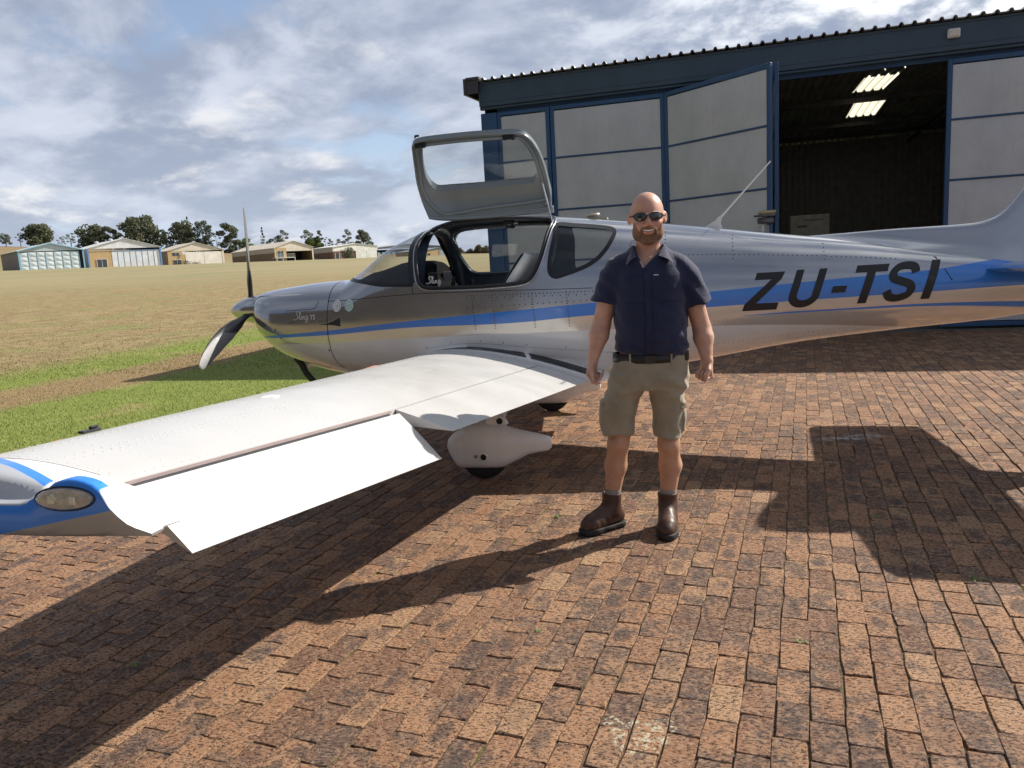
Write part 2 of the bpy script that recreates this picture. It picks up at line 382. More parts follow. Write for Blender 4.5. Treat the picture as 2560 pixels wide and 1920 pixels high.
def fbrick(t, b):
    at = t.node('Attribute'); at.attribute_name = 'brick'; a3 = t.node('SeparateColor'); t.put(a3.inputs[0], at.outputs['Color'])
    pos = t.node('NewGeometry').outputs['Position']
    col = t.ramp(a3.outputs[0], [(0, (.150, .080, .055)), (.2, (.215, .110, .068)), (.45, (.315, .162, .088)), (.7, (.37, .196, .106)), (.9, (.40, .222, .122)), (1, (.43, .265, .15))])
    # kiln marks: dark patches inside a brick, different on each
    ofs = t.node('VectorMath', operation='SCALE'); t.put(ofs.inputs[0], at.outputs['Color']); ofs.inputs[3].default_value = 37
    pp = t.node('VectorMath', operation='ADD'); t.put(pp.inputs[0], pos); t.put(pp.inputs[1], ofs.outputs[0])
    blot = t.noise(pp.outputs[0], 9, 4, .6)
    at2 = t.node('Attribute'); at2.attribute_name = 'buv'; b3 = t.node('SeparateColor'); t.put(b3.inputs[0], at2.outputs['Color'])
    bu = t.math('MULTIPLY', t.math('SUBTRACT', b3.outputs[0], .5), 2.); bv = t.math('MULTIPLY', t.math('SUBTRACT', b3.outputs[1], .5), 2.)
    rr_ = t.math('SQRT', t.math('ADD', t.math('MULTIPLY', bu, bu), t.math('MULTIPLY', bv, bv)))
    core = t.mapr(t.math('ADD', rr_, t.math('MULTIPLY', t.math('SUBTRACT', t.noise(pp.outputs[0], 20, 5, .65), .5), 2.4)), .30, .95, 1, 0)
    thr = t.mapr(a3.outputs[1], 0, 1, .39, .62, False)
    col = t.mix(t.math('MULTIPLY', t.mapr(t.math('SUBTRACT', blot, thr), -.02, .14), .85), col, t.mix(a3.outputs[2], (.085, .06, .052), (.15, .10, .08)))
    col = t.mix(t.mapr(t.noise(pp.outputs[0], 40, 5, .7), .42, .62, 0, .75), col, t.mix(.7, col, (0.452, 0.281, 0.172)))
    big = t.noise(pos, .55, 4, .6); col = t.mix(t.mapr(big, .48, .72, 0, .4), col, t.mix(.6, col, (.17, .12, .09)))
    col = t.mix(t.math('MULTIPLY', core, t.mapr(a3.outputs[2], .62, .95, .0, .72)), col, (.085, .062, .055))
    pit = t.noise(t.mapping(pos, rot=(0, 0, .9), scale=(1, 1.8, 1)), 58, 6, .78); pitm = t.mapr(pit, .53, .58)
    col = t.mix(t.math('MULTIPLY', pitm, .92), col, (.035, .021, .016))
    # lichen and moss specks
    li = t.mapr(t.noise(pos, 6.5, 6, .72), .715, .75); col = t.mix(t.math('MULTIPLY', li, .8), col, (.50, .46, .34))
    mo = t.math('MULTIPLY', t.mapr(t.noise(pos, 4.2, 6, .7), .66, .74), .6); col = t.mix(mo, col, (.13, .15, .05))
    # whitish stain near the tail
    gp = t.sep(pos)
    sx = t.math('DIVIDE', t.math('SUBTRACT', gp[0], 2.62), .34); sy = t.math('DIVIDE', t.math('SUBTRACT', gp[1], 5.82), .10)
    st = t.math('SUBTRACT', 1., t.math('ADD', t.math('MULTIPLY', sx, sx), t.math('MULTIPLY', sy, sy)), clamp=True)
    st = t.math('MULTIPLY', st, t.mapr(t.noise(pos, 14, 5, .7), .42, .62)); col = t.mix(t.math('MULTIPLY', st, .95), col, (.62, .62, .66))
    for lx, ly, lr in ((LCH[0], LCH[1], .10), (LCH[2], LCH[3], .05), (LCH[4], LCH[5], .05)):
        qx = t.math('DIVIDE', t.math('SUBTRACT', gp[0], lx), lr); qy = t.math('DIVIDE', t.math('SUBTRACT', gp[1], ly), lr)
        lm = t.math('SUBTRACT', 1., t.math('ADD', t.math('MULTIPLY', qx, qx), t.math('MULTIPLY', qy, qy)), clamp=True)
        lm = t.math('MULTIPLY', t.mapr(lm, 0, .4), t.mapr(t.noise(pos, 38, 5, .7), .50, .58)); col = t.mix(lm, col, (.56, .50, .36))
    h = t.math('ADD', t.math('MULTIPLY', pit, -.8), t.math('MULTIPLY', t.noise(pos, 30, 5, .65), .9))
    h = t.math('SUBTRACT', h, t.math('MULTIPLY', pitm, .5))
    setp(t, b, col, t.mapr(t.noise(pos, 12, 3), .3, .7, .62, .85), spec=.32, normal=t.bump(h, 1.0, .012))
o = np_mesh('paving', Vall, F, material('clay_brick', fbrick), attrs={'brick': np.repeat(attr, len(tris), 0)})
uvp = np.array(mid, float); uvp = np.concatenate([uvp, uvp*1.03, uvp*1.03]); uva = np.zeros((nb, 24, 4), np.float32); uva[:, :, :2] = uvp*.5+.5; uva[:, :, 3] = 1
a_ = o.data.color_attributes.new('buv', 'FLOAT_COLOR', 'POINT'); a_.data.foreach_set('color', uva.ravel())
tag(o, 'worn orange-brown clay brick paving of the apron', kind='structure')
def fj(t, b):
    pos = t.node('NewGeometry').outputs['Position']; n = t.noise(pos, 60, 5, .7)
    c = t.mix(t.mapr(n, .35, .65), (.075, .05, .035), (.20, .14, .09))
    c = t.mix(t.mapr(t.noise(pos, 3.1, 6, .7), .56, .66), c, (.09, .12, .03)); setp(t, b, c, .95, spec=.1, normal=t.bump(n, .8, .01))
m = MB()
pA = BP+BD*-4.6; pB = BP+BD*10.9; u_ = np.array([.953, -.303])
m.add([(pA[0], pA[1], -.006), (pA[0]+u_[0]*24, pA[1]+u_[1]*24, -.006), (pB[0]+u_[0]*24, pB[1]+u_[1]*24, -.006), (pB[0], pB[1], -.006)], [(0, 1, 2, 3)])
o = m.build('paving_bed', material('joint_sand', fj)); tag(o, 'dark sand and moss in the joints of the brick paving', kind='structure')

WEEDS = [(-3.15, 4.05, 1.0), (-2.55, 3.22, 1.2), (-2.2, 2.95, .7), (.22, 4.35, .6), (-1.0, 6.2, .8), (1.95, 4.05, .7), (1.05, 2.75, .5), (2.0, 3.2, .8), (1.95, 2.75, .7), (-1.55, 2.86, .6), (-3.0, 3.5, .7), (.05, 2.95, .5), (2.9, 5.1, .5), (3.6, 6.2, .5)]
WLAB = ['weed tuft on the sunny bricks below the wing tip lamp', 'largest weed tuft, left of the wing shadow below the wing tip', 'small weed tuft at the left edge of the wing shadow', "weed tuft just behind the man's left-hand boot", 'weed tuft in shade behind the near wheel fairing', 'weed tuft right of the man, between his boots and the tail shadow', "weed tuft in the lit bricks in front of the man's right-hand boot", 'weed tuft below the lower edge of the tail shadow', 'weed tuft near the right edge of the foreground bricks', 'weed tuft inside the wing shadow at the lower left', 'weed tuft at the far left edge of the foreground bricks', "weed tuft in the middle foreground below the man's boots", 'weed tuft on the right, beyond the tail shadow', 'weed tuft at the right among lit bricks behind the tail shadow']
M_weed = plain('weed_green', (.16, .22, .06), .7, var=.3)
for k, (x, y, sz) in enumerate(WEEDS):
    R = np.random.default_rng(900+k); m = MB()
    for q in range(26):
        a, l = R.uniform(0, 6.28), R.uniform(.012, .045)*sz; p = Vector((R.normal(0, .016)*sz, R.normal(0, .010)*sz, -.004)); d = Vector((math.cos(a), math.sin(a), 0)); w = Vector((-d.y, d.x, 0))*.0022
        mid2 = p+d*l*.6+Vector((0, 0, l*.5)); m.add([p-w, p+w, mid2+w, mid2-w, p+d*l*1.2+Vector((0, 0, l*.35))], [(0, 1, 2, 3), (3, 2, 4)])
    o = m.build('weed', M_weed, recalc=False); o.location = (x, y, 0); tag(o, WLAB[k], 'weed', 'weeds in the brick joints')

# ---------------------------------------------------------------- the near hangar
HQ = Vector((-1.0, 15.0, 0)); HU = Vector((.953, -.303, 0)).normalized(); HN = Vector((.303, .953, 0)).normalized()
hangar = empty('blue_hangar', HQ, math.atan2(HU.y, HU.x), label='large blue steel hangar with grey panel doors behind the aeroplane', cat='hangar')
def steel(name, col, rough=.5, var=.10):
    def f(t, b):
        o = t.node('TexCoord').outputs['Object']; n = t.noise(t.mapping(o, scale=(1, 1, .3)), 2.2, 6, .6)
        c = t.mix(t.mapr(n, .3, .7), tuple(q*(1-var) for q in col), tuple(q*(1+var) for q in col))
        c = t.mix(t.mapr(t.noise(o, 9, 5, .7), .6, .75, 0, .3), c, tuple(q*.75+.02 for q in col))
        setp(t, b, c, rough, spec=.4, normal=t.bump(t.noise(o, 1.2, 3), .12, .05))
    return material(name, f)
M_blue = steel('blue_paint', (.030, .085, .19)); M_fasc = steel('blue_sheet', (.045, .078, .115), .45)
M_in = plain('hangar_inside', (.14, .145, .15), .8, var=.25, scale=1.5)
def fgalv(t, b):
    o = t.node('TexCoord').outputs['Object']; ob = t.node('ObjectInfo').outputs['Random']
    n = t.noise(o, 1.3, 6, .65); n2 = t.noise(t.mapping(o, scale=(3, 3, .5)), 3, 6, .7)
    c = t.mix(t.mapr(n, .32, .68), (0.466, 0.500, 0.514), (0.558, 0.582, 0.592))
    c = t.mix(t.mapr(n2, .5, .75, 0, .35), c, (.42, .43, .42))
    v = t.node('TexVoronoi'); t.put(v.inputs['Vector'], o); v.inputs['Scale'].default_value = 45
    c = t.mix(t.math('MULTIPLY', t.sep(v.outputs['Color'])[0], .12), c, (.7, .72, .73))
    setp(t, b, c, .5, .25, spec=.4, normal=t.bump(t.noise(o, 1.1, 2), .25, .06), )
M_galv = material('galvanised_sheet', fgalv)
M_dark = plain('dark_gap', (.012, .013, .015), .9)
# doors: leaves of a steel frame with creased (X-pressed) sheets
def leaf(parent, L, rails=(4.16, 3.30, 2.38, 1.46, .54), zb=.06, zt=4.20, fw_=.07, name='door_leaf', label=None):
    e = empty(name); e.parent = parent
    if label: e['label'] = label
    m = MB()
    for x in (fw_/2, L-fw_/2): m.box((x, 0, (zt+zb)/2), (fw_, .06, zt-zb), bev=.006)
    for z in (zt-fw_/2, zb+fw_/2): m.box((L/2, 0, z), (L-2*fw_-.002, .056, fw_), bev=.005)
    for z in rails[1:]: m.box((L/2, -.004, z), (L-2*fw_-.002, .05, .032), bev=.004)
    m.build('door_frame', M_blue, e)
    zs = [zt-fw_]+list(rails[1:])+[zb+fw_]
    for a, b_ in zip(zs[:-1], zs[1:]):
        m = MB(); x0, x1 = fw_+.001, L-fw_-.001; z0, z1 = b_+.017, a-.017
        cx_, cz_ = (x0+x1)/2, (z0+z1)/2; dpth = .016
        vs = [(x0, -.012, z0), (x1, -.012, z0), (x1, -.012, z1), (x0, -.012, z1), (cx_, -.012-dpth, cz_), (x0, .012, z0), (x1, .012, z0), (x1, .012, z1), (x0, .012, z1)]
        m.add(vs, [(0, 1, 4), (1, 2, 4), (2, 3, 4), (3, 0, 4), (5, 8, 7, 6), (0, 5, 6, 1), (1, 6, 7, 2), (2, 7, 8, 3), (3, 8, 5, 0)])
        m.build('door_panel', M_galv, e, recalc=True)
    return e
H0, H1_, DEP = .74, 13.2, 14.
l0 = leaf(hangar, .98); l0.location = (1.05, .02, 0)
l1 = leaf(hangar, 2.02); l1.location = (2.045, .02, 0)
# the next two leaves stand open, folded towards the camera
P0 = Vector((4.08, .0, 0))
lo = leaf(hangar, 2.16, label='open door leaf swung out'); lo.location = P0; lo.rotation_euler = (0, 0, rad(-38))
lo2 = leaf(hangar, 2.10, label='second folded door leaf seen edge-on'); tip = P0+Vector((math.cos(rad(-38)), math.sin(rad(-38)), 0))*2.19
lo2.location = tip+Vector((.05, .05, 0)); lo2.rotation_euler = (0, 0, rad(90))
l3 = leaf(hangar, 2.04); l3.location = (8.40, .02, 0)
l4 = leaf(hangar, 2.04); l4.location = (10.48, .02, 0)
for x in (.895, H1_-.1): m = MB(); m.box((x, .05, 2.1), (.30, .16, 4.2), bev=.01); m.build('post', M_blue, hangar)
m = MB()
m.box((1.0+(H1_-1.0)/2, .11, 4.235), (H1_-.76-.3, .05, .07))
m.build('door_rail', M_blue, hangar)
# fascia in two folds and the rail
m = MB()
m.box(((H0+H1_)/2, -.02, 4.52), (H1_-H0, .10, .42), bev=.01)
m.box(((H0+H1_)/2, .005, 4.285), (H1_-H0, .09, .045), bev=.008)
m.box(((H0+H1_)/2, -.072, 4.40), (H1_-H0, .012, .02)); m.box(((H0+H1_)/2, -.076, 4.715), (H1_-H0, .02, .03))
m.build('fascia', M_fasc, hangar)
# roof: profiled sheets with trapezoid ribs, gable pitch 5 degrees, overhang on the left
M_roof = plain('roof_sheet', (.52, .53, .53), .45, .35, var=.15, scale=1.)
X0, X1 = .62, H1_+.3; RH = DEP/2; pitch = .04
def roof_h(y): return 4.765+pitch*(RH-abs(y-RH)) if y > -10 else 0
m = MB(); prof = []
x = X0+.16; p = .185
while x < X1:
    prof += [(x, 0.), (x+.045, 0.), (x+.065, .042), (x+.100, .042), (x+.120, 0.)]; x += p
def inlight(x, y): return (7.78 < x < 8.5 and 4.8 < y < RH) or (8.0 < x < 8.75 and 7.95 < y < 10.1) or (4.05 < y < 4.15 and (x-.62) % .37 < .09 and 7.78 < x < 8.6)
ylist = [-.16, 4.05, 4.15, 4.8, RH, 7.95, 10.1, DEP+.1]
for a, b_ in zip(ylist[:-1], ylist[1:]):
    for (xa, za), (xb, zb_) in zip(prof[:-1], prof[1:]):
        if inlight((xa+xb)/2, (a+b_)/2): continue
        q = [(xa, a, roof_h(a)+za), (xb, a, roof_h(a)+zb_), (xb, b_, roof_h(b_)+zb_), (xa, b_, roof_h(b_)+za)]
        m.add(q+[(v[0], v[1], v[2]-.008) for v in q], [(0, 1, 2, 3), (7, 6, 5, 4), (0, 4, 5, 1)])
m.build('roof', M_roof, hangar, recalc=False)
def ftl(t, b):
    tr = t.node('BsdfTranslucent'); tr.inputs[0].default_value = (.80, .74, .58, 1)
    df = t.node('BsdfDiffuse'); df.inputs[0].default_value = (.6, .58, .5, 1); mx = t.node('MixShader'); mx.inputs[0].default_value = .8
    t.put(mx.inputs[1], df.outputs[0]); t.put(mx.inputs[2], tr.outputs[0]); t.l.new(mx.outputs[0], t.n['Material Output'].inputs[0])
M_tl = material('translucent_sheet', ftl)
for a, b_ in ((4.05, 4.15), (4.8, RH), (7.95, 10.1)):
    m = MB()
    for (xa, za), (xb, zb_) in zip(prof[:-1], prof[1:]):
        if inlight((xa+xb)/2, (a+b_)/2):
            m.add([(xa, a, roof_h(a)+za), (xb, a, roof_h(a)+zb_), (xb, b_, roof_h(b_)+zb_), (xa, b_, roof_h(b_)+za)], [(0, 1, 2, 3)])
    m.build('roof_light', M_tl, hangar, recalc=False)
# barge board at the left gable end
m = MB()
for a, b_ in ((-.20, RH), (RH, DEP+.1)):
    za, zb_ = roof_h(max(a, 0)), roof_h(b_)
    for x0, x1, dz0, dz1 in ((.50, .55, -.24, .04), (.55, .80, .01, .055)):
        vs = [(x, y, z) for y, zz_ in ((a, za), (b_, zb_)) for x in (x0, x1) for z in (zz_+dz0, zz_+dz1)]
        m.add(vs, [(0, 1, 3, 2), (4, 6, 7, 5), (0, 4, 5, 1), (2, 3, 7, 6), (0, 2, 6, 4), (1, 5, 7, 3)])
m.box((.64, -.17, 4.665), (.27, .02, .25))
m.build('barge_board', plain('barge_paint', (.05, .045, .06), .5), hangar)
# walls and inside
def corr(mb, p0, p1, z0, z1, n, amp=.018, off=Vector((0, 0, 0))):
    p0 = Vector(p0); p1 = Vector(p1); d = p1-p0; nn = Vector((-d.y, d.x, 0)).normalized(); rows = []
    for k in range(n*4+1):
        a = [0, 0, 1, 1][k % 4]*amp; q = p0+d*(k/(n*4))+nn*a
        rows.append([(q.x, q.y, z0), (q.x, q.y, z1)])
    mb.grid(rows)
for x in (.78, H1_): m = MB(); corr(m, (x, .12, 0), (x, DEP, 0), 0, 4.80, 70); m.build('side_wall', M_fasc, hangar, recalc=False)
m = MB(); corr(m, (.8, DEP-.05, 0), (H1_, DEP-.05, 0), 0, 4.79, 66, .03); m.build('back_wall', plain('back_sheet', (.34, .345, .35), .7), hangar, recalc=False)
m = MB()
for y in (.25, 2.5, 7.5, 10.6, 12.4):
    m.box((6.9, y, roof_h(y)-.09), (12.3, .05, .12))
for x in (3.2, 10.2): 
    m.tube([(x, .3, roof_h(.3)-.22), (x, RH, roof_h(RH)-.22), (x, DEP-.2, roof_h(DEP)-.22)], .05, 4)
m.build('roof_beam', M_in, hangar)
m = MB(); m.box((7, DEP/2, .005), (12.4, DEP, .03)); m.build('hangar_floor', plain('concrete', (.12, .12, .12), .8), hangar)
# bulkhead lamp on the fascia
m = MB(); m.box((0, 0, 0), (.17, .07, .13), bev=.012); lam = m.build('lamp', plain('lamp_white', (.72, .72, .69), .5), hangar); lam.location = (8.44, -.11, 4.55)
m = MB(); m.box((0, -.038, -.005), (.13, .01, .09), bev=.004); m.build('lamp_lens', plain('lamp_lens', (.62, .60, .55), .35), lam)

# things standing inside the hangar, dim in the dark
W = lambda x, y, z=0: HQ+HU*x+HN*y+Vector((0, 0, z))
RZH = math.atan2(HU.y, HU.x)
board = empty('notice_board', W(7.0, 9.0), RZH, label='pale rectangular notice board standing in the dark hangar', cat='board')
m = MB(); m.box((0, 0, 1.75), (1.0, .03, 1.1), bev=.01); m.build('panel', plain('board_white', (.85, .85, .8), .6), board)
for x in (-.45, .45): m = MB(); m.box((x, .03, .7), (.04, .04, 1.4)); m.build('leg', plain('board_leg', (.2, .2, .2), .6), board)
m = MB(); m.box((.12, -.02, 2.16), (.5, .006, .02)); m.box((-.2, -.02, 2.0), (.25, .006, .05)); m.build('print', plain('print_grey', (.25, .26, .28), .6), board)
bench = empty('workbench', W(9.0, 10.0), RZH, label='long low workbench against the back of the dark hangar', cat='workbench')
m = MB(); m.box((0, 0, .95), (3.6, .7, .05), bev=.01); m.build('bench_top', plain('bench_wood', (.16, .12, .08), .6), bench)
for x in (-1.7, 0, 1.7):
    m = MB(); m.box((x, 0, .46), (.06, .6, .92)); m.build('leg', plain('bench_leg', (.1, .1, .11), .6), bench)
cab = empty('cabinet', W(8.2, 10.9), RZH, label='low pale cabinet behind the workbench in the hangar', cat='cabinet')
m = MB(); m.box((0, 0, .7), (1.5, .5, 1.4), bev=.01); m.build('carcass', plain('cab_cream', (.7, .67, .6), .6), cab)
for x in (-.37, .37): m = MB(); m.box((x, -.258, .7), (.7, .015, 1.3), bev=.004); m.build('door', plain('cab_door', (.6, .58, .52), .55), cab)
for k, (x, z, c, lb) in enumerate(((8.6, .975, (.02, .02, .022), 'small black case on the hangar workbench'), (9.8, .975, (.33, .33, .35), 'small grey box on the right of the hangar workbench'), (10.2, .975, (.22, .07, .05), 'dull red box at the right end of the hangar workbench'))):
    m = MB(); m.box((0, 0, .14), (.34, .3, .28), bev=.02); m.box((0, 0, .292), (.36, .32, .03), bev=.008); m.tube([(-.07, -.0, .30), (-.06, 0, .35), (.06, 0, .35), (.07, 0, .30)], .01, 6)
    o = m.build('tool_box', plain('tb%d' % k, c, .5)); o.location = W(x, 9.95, z); o.rotation_euler = (0, 0, RZH); tag(o, lb, 'box')
# pedestal with a block on it in front of the open leaf
sw = W(4.75, -2.3)
ped = empty('pipe_stand', (4.02, 12.0, -.13), .3, label='twin pipe stand with a tan block on its flat top, beyond the aeroplane tail', cat='stand')
M_pipe = plain('pipe_grey', (.10, .10, .11), .5); M_zinc = plain('pipe_cap', (.45, .46, .48), .35, .6)
for x in (-.065, .065):
    m = MB(); m.tube([(x, 0, 0), (x, 0, 1.90)], .032, 12); m.build('pipe', M_pipe, ped)
    m = MB(); m.tube([(x, 0, 1.83), (x, 0, 1.96)], .038, 12); m.build('cap', M_zinc, ped)
m = MB(); m.box((0, 0, 2.03), (.20, .18, .09), bev=.02); m.box((-.02, 0, 2.105), (.24, .22, .03), bev=.008); m.build('top_plate', M_pipe, ped)
m = MB(); m.box((.03, 0, 2.15), (.25, .16, .06), Matrix.Rotation(-.05, 3, 'Y'), bev=.025); o = m.build('sponge_block', plain('sponge', (.42, .36, .19), .9, bump=.5)); o.location = ped.location; o.rotation_euler = (0, 0, .3); tag(o, 'tan foam block lying on top of the twin pipe stand', 'block')

# unseen shed, added behind the camera only so the nose mirrors something dark
bh = empty('reflection_shed', (-14.0, -6.0, 0), rad(-26), label='unseen dark shed added behind the camera for the aeroplane nose to mirror', cat='shed')
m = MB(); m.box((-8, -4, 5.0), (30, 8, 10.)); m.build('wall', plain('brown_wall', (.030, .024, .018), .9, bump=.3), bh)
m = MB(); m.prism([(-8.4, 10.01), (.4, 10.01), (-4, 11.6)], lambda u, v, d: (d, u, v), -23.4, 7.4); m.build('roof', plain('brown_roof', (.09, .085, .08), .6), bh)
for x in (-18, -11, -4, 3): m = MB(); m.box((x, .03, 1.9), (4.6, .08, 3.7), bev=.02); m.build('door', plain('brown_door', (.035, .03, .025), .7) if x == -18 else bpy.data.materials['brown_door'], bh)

# ---------------------------------------------------------------- hangars across the field
PHI = rad(42)
def sheet(name, col, k=14, amp=.35, rough=.6, axis=0):
    def f(t, b):
        o = t.node('TexCoord').outputs['Object']; w = t.node('TexWave'); w.wave_type = 'BANDS'; w.bands_direction = 'XYZ'[axis]; w.inputs['Scale'].default_value = k/10; t.put(w.inputs['Vector'], o)
        n = t.noise(o, .6, 5, .6); c = t.mix(t.mapr(n, .3, .7), tuple(q*.88 for q in col), tuple(min(1, q*1.08) for q in col))
        c = t.mix(t.mapr(t.noise(t.mapping(o, scale=(2, 2, .3)), 1.5, 5, .7), .5, .8, 0, .35), c, tuple(q*.7 for q in col))
        setp(t, b, c, rough, spec=.3, normal=t.bump(w.outputs['Fac'], amp, .03))
    return material(name, f)
def brickwall(name, c1, c2):
    def f(t, b):
        o = t.node('TexCoord').outputs['Object']; s3 = t.sep(o); cb = t.node('CombineXYZ'); t.put(cb.inputs[0], t.math('ADD', s3[0], s3[1])); t.put(cb.inputs[1], s3[2])
        w = t.node('TexBrick'); t.put(w.inputs['Vector'], cb.outputs[0]); w.inputs['Scale'].default_value = 2.2; w.inputs['Color1'].default_value = (*c1, 1); w.inputs['Color2'].default_value = (*c2, 1); w.inputs['Mortar'].default_value = (*[q*.75 for q in c2], 1); w.inputs['Mortar Size'].default_value = .02
        c = t.mix(t.mapr(t.noise(o, .8, 5), .3, .7, 0, .35), w.outputs['Color'], tuple(q*.7 for q in c1)); setp(t, b, c, .9, spec=.2)
    return material(name, f)
M_cream = sheet('cream_sheet', (0.671, 0.611, 0.499)); M_creamR = sheet('cream_roof', (0.568, 0.516, 0.430), axis=0); M_white = sheet('white_sheet', (0.705, 0.722, 0.740)); M_whiteR = sheet('white_roof', (0.636, 0.645, 0.645))
M_pale = sheet('pale_blue_sheet', (.47, .56, .61)); M_paleb = plain('light_blue_trim', (.22, .43, .58), .5); M_bb = plain('mid_blue_trim', (.13, .27, .52), .5)
M_bk1 = brickwall('tan_brick', (.30, .22, .14), (.25, .18, .12)); M_bk2 = brickwall('sand_brick', (0.585, 0.430, 0.232), (0.533, 0.378, 0.198)); M_bk3 = brickwall('red_brick', (.25, .15, .12), (.21, .13, .10))
M_win = plain('window_glass', (.05, .06, .07), .15, spec=.6); M_grey = sheet('grey_sheet', (.28, .31, .34)); M_greyR = sheet('grey_roof', (.24, .27, .30)); M_trimw = plain('white_trim', (.7, .7, .68), .5)
M_wht = plain('vent_metal', (.6, .62, .64), .4, .5)
def barn(name, A, Wd, Dp, he, ha, mw, mr, mg, label, ax_=None, eave_round=False, skirt=.9, mside=None):
    e = empty(name, A, PHI, label=label, cat='hangar'); ax_ = ax_ or Wd/2
    m = MB(); t_ = .12
    # side and back walls, butted
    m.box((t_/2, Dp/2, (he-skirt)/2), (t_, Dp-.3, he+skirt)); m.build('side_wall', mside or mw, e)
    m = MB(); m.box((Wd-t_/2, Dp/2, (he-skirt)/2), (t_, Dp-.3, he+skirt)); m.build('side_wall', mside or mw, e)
    m = MB(); m.box((Wd/2, Dp-.06, (he-skirt)/2), (Wd, .12, he+skirt)); m.build('back_wall', mw, e)
    m = MB(); o_ = .25
    for x0, z0, x1, z1 in ((-o_, he-.06, ax_, ha), (ax_, ha, Wd+o_, he-.06)):
        vs = [(x, y, z+dz) for y in (-.25, Dp+.2) for x, z in ((x0, z0), (x1, z1)) for dz in (0, .10)]
        m.add(vs, [(0, 1, 3, 2), (4, 6, 7, 5), (0, 4, 5, 1), (2, 3, 7, 6), (0, 2, 6, 4), (1, 5, 7, 3)])
    m.build('roof', mr, e)
    m = MB(); m.prism([(0.0, he-.1), (Wd, he-.1), (Wd, he-.02), (ax_, ha-.03), (0, he-.02)], lambda u, v, d: (u, d, v), -.02, .1); m.build('gable', mg, e)
    m = MB()
    for y in (Dp*.25, Dp*.6): m.lathe((ax_*.92, y, ha-.02), (0, 0, 1), [(0, .25), (.35, .25), (.36, .34), (.55, .34), (.66, .12)], 12)
    return e
def front(e, rects, zlim=-.9):
    """rects: (part name, x0,x1,z0,z1, material, depth)"""
    for nm, x0, x1, z0, z1, mt, dp in rects:
        m = MB(); m.box(((x0+x1)/2, dp, (z0+z1)/2), (x1-x0, .06, z1-z0), bev=.008); m.build(nm, mt, e)
# H1 pale blue with pressed-diamond doors
e = barn('pale_blue_hangar', (-93.02, 150, 5.06), 11.4, 17, 3.56, 5.0, M_bk1, sheet('roof_a', (.60, .66, .66)), M_pale, 'pale blue hangar with diamond-pressed doors at the far left of the row', mside=plain('render_grey', (.27, .24, .20), .9))
for x in (.12, 11.28): m = MB(); m.box((x, -.08, 1.35), (.26, .2, 4.3)); m.build('post', M_paleb, e)
m = MB()
for (x0, z0), (x1, z1) in (((-.1, 3.55), (5.7, 5.0)), ((5.7, 5.0), (11.5, 3.55))):
    m.prism([(x0, z0-.16), (x1, z1-.16), (x1, z1+.02), (x0, z0+.02)], lambda u, v, d: (u, d, v), -.32, -.21)
m.build('trim', M_paleb, e)
front(e, [('door_gap', .35, 10.9, 3.25, 3.42, M_dark, -.0), ('door_gap', 10.6, 10.95, -.9, 3.25, M_dark, .0)])
for k in range(7):
    m = MB(); x0 = .3+k*1.46; x1 = x0+1.44
    for q in range(4):
        z0 = -.35+q*.9; z1 = z0+.89; cx_, cz_ = (x0+x1)/2, (z0+z1)/2
        m.add([(x0, -.03, z0), (x1, -.03, z0), (x1, -.03, z1), (x0, -.03, z1), (cx_, -.13, cz_)], [(0, 1, 4), (1, 2, 4), (2, 3, 4), (3, 0, 4)])
    m.build('door_leaf', sheet('door_pale', (.60, .68, .71), amp=.0) if k == 0 else bpy.data.materials['door_pale'], e)
    m = MB(); m.box((x1+.01, -.08, 1.45), (.05, .08, 3.6)); m.build('door_post', M_paleb, e)
# H2 white
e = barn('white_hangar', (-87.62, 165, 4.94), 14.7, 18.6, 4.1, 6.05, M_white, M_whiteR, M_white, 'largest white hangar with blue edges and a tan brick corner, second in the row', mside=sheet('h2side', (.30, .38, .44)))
for x in (.0, 14.65): m = MB(); m.box((x, -.1, 1.6), (.3, .3, 4.9)); m.build('post', M_bb, e)
m = MB(); m.box((9.6, -.08, 3.5), (10.1, .12, .12)); m.build('trim', M_bb, e)
front(e, [('brick_wall', .2, 4.5, -.9, 3.3, M_bk2, .0)])
w = MB(); w.box((2.5, -.08, .95), (1.9, .06, 1.7)); wn_ = w.build('window', M_win, e)
w = MB(); w.box((2.5, -.12, .95), (.06, .04, 1.7)); w.box((2.5, -.12, 1.82), (2.0, .05, .08)); w.box((1.5, -.12, .95), (.08, .05, 1.7)); w.box((3.5, -.12, .95), (.08, .05, 1.7)); w.build('frame', M_trimw, wn_)
for k in range(8):
    x0 = 4.6+k*1.24; m = MB(); m.box((x0+.6, -.02, 1.3), (1.2, .06, 4.3), bev=.01); m.build('door_leaf', sheet('door_white', (0.688, 0.722, 0.757), amp=.1) if k == 0 else bpy.data.materials['door_white'], e)
    m = MB(); m.box((x0+1.22, -.07, 1.3), (.045, .06, 4.3)); m.build('door_post', M_bb, e)
for y in (3., 14.):
    m = MB(); m.lathe((5.6, y, 5.3), (0, 0, 1), [(0, .3), (.55, .3), (.56, .42), (.85, .42), (1.0, .1)], 12); m.build('roof_vent', M_wht, e)
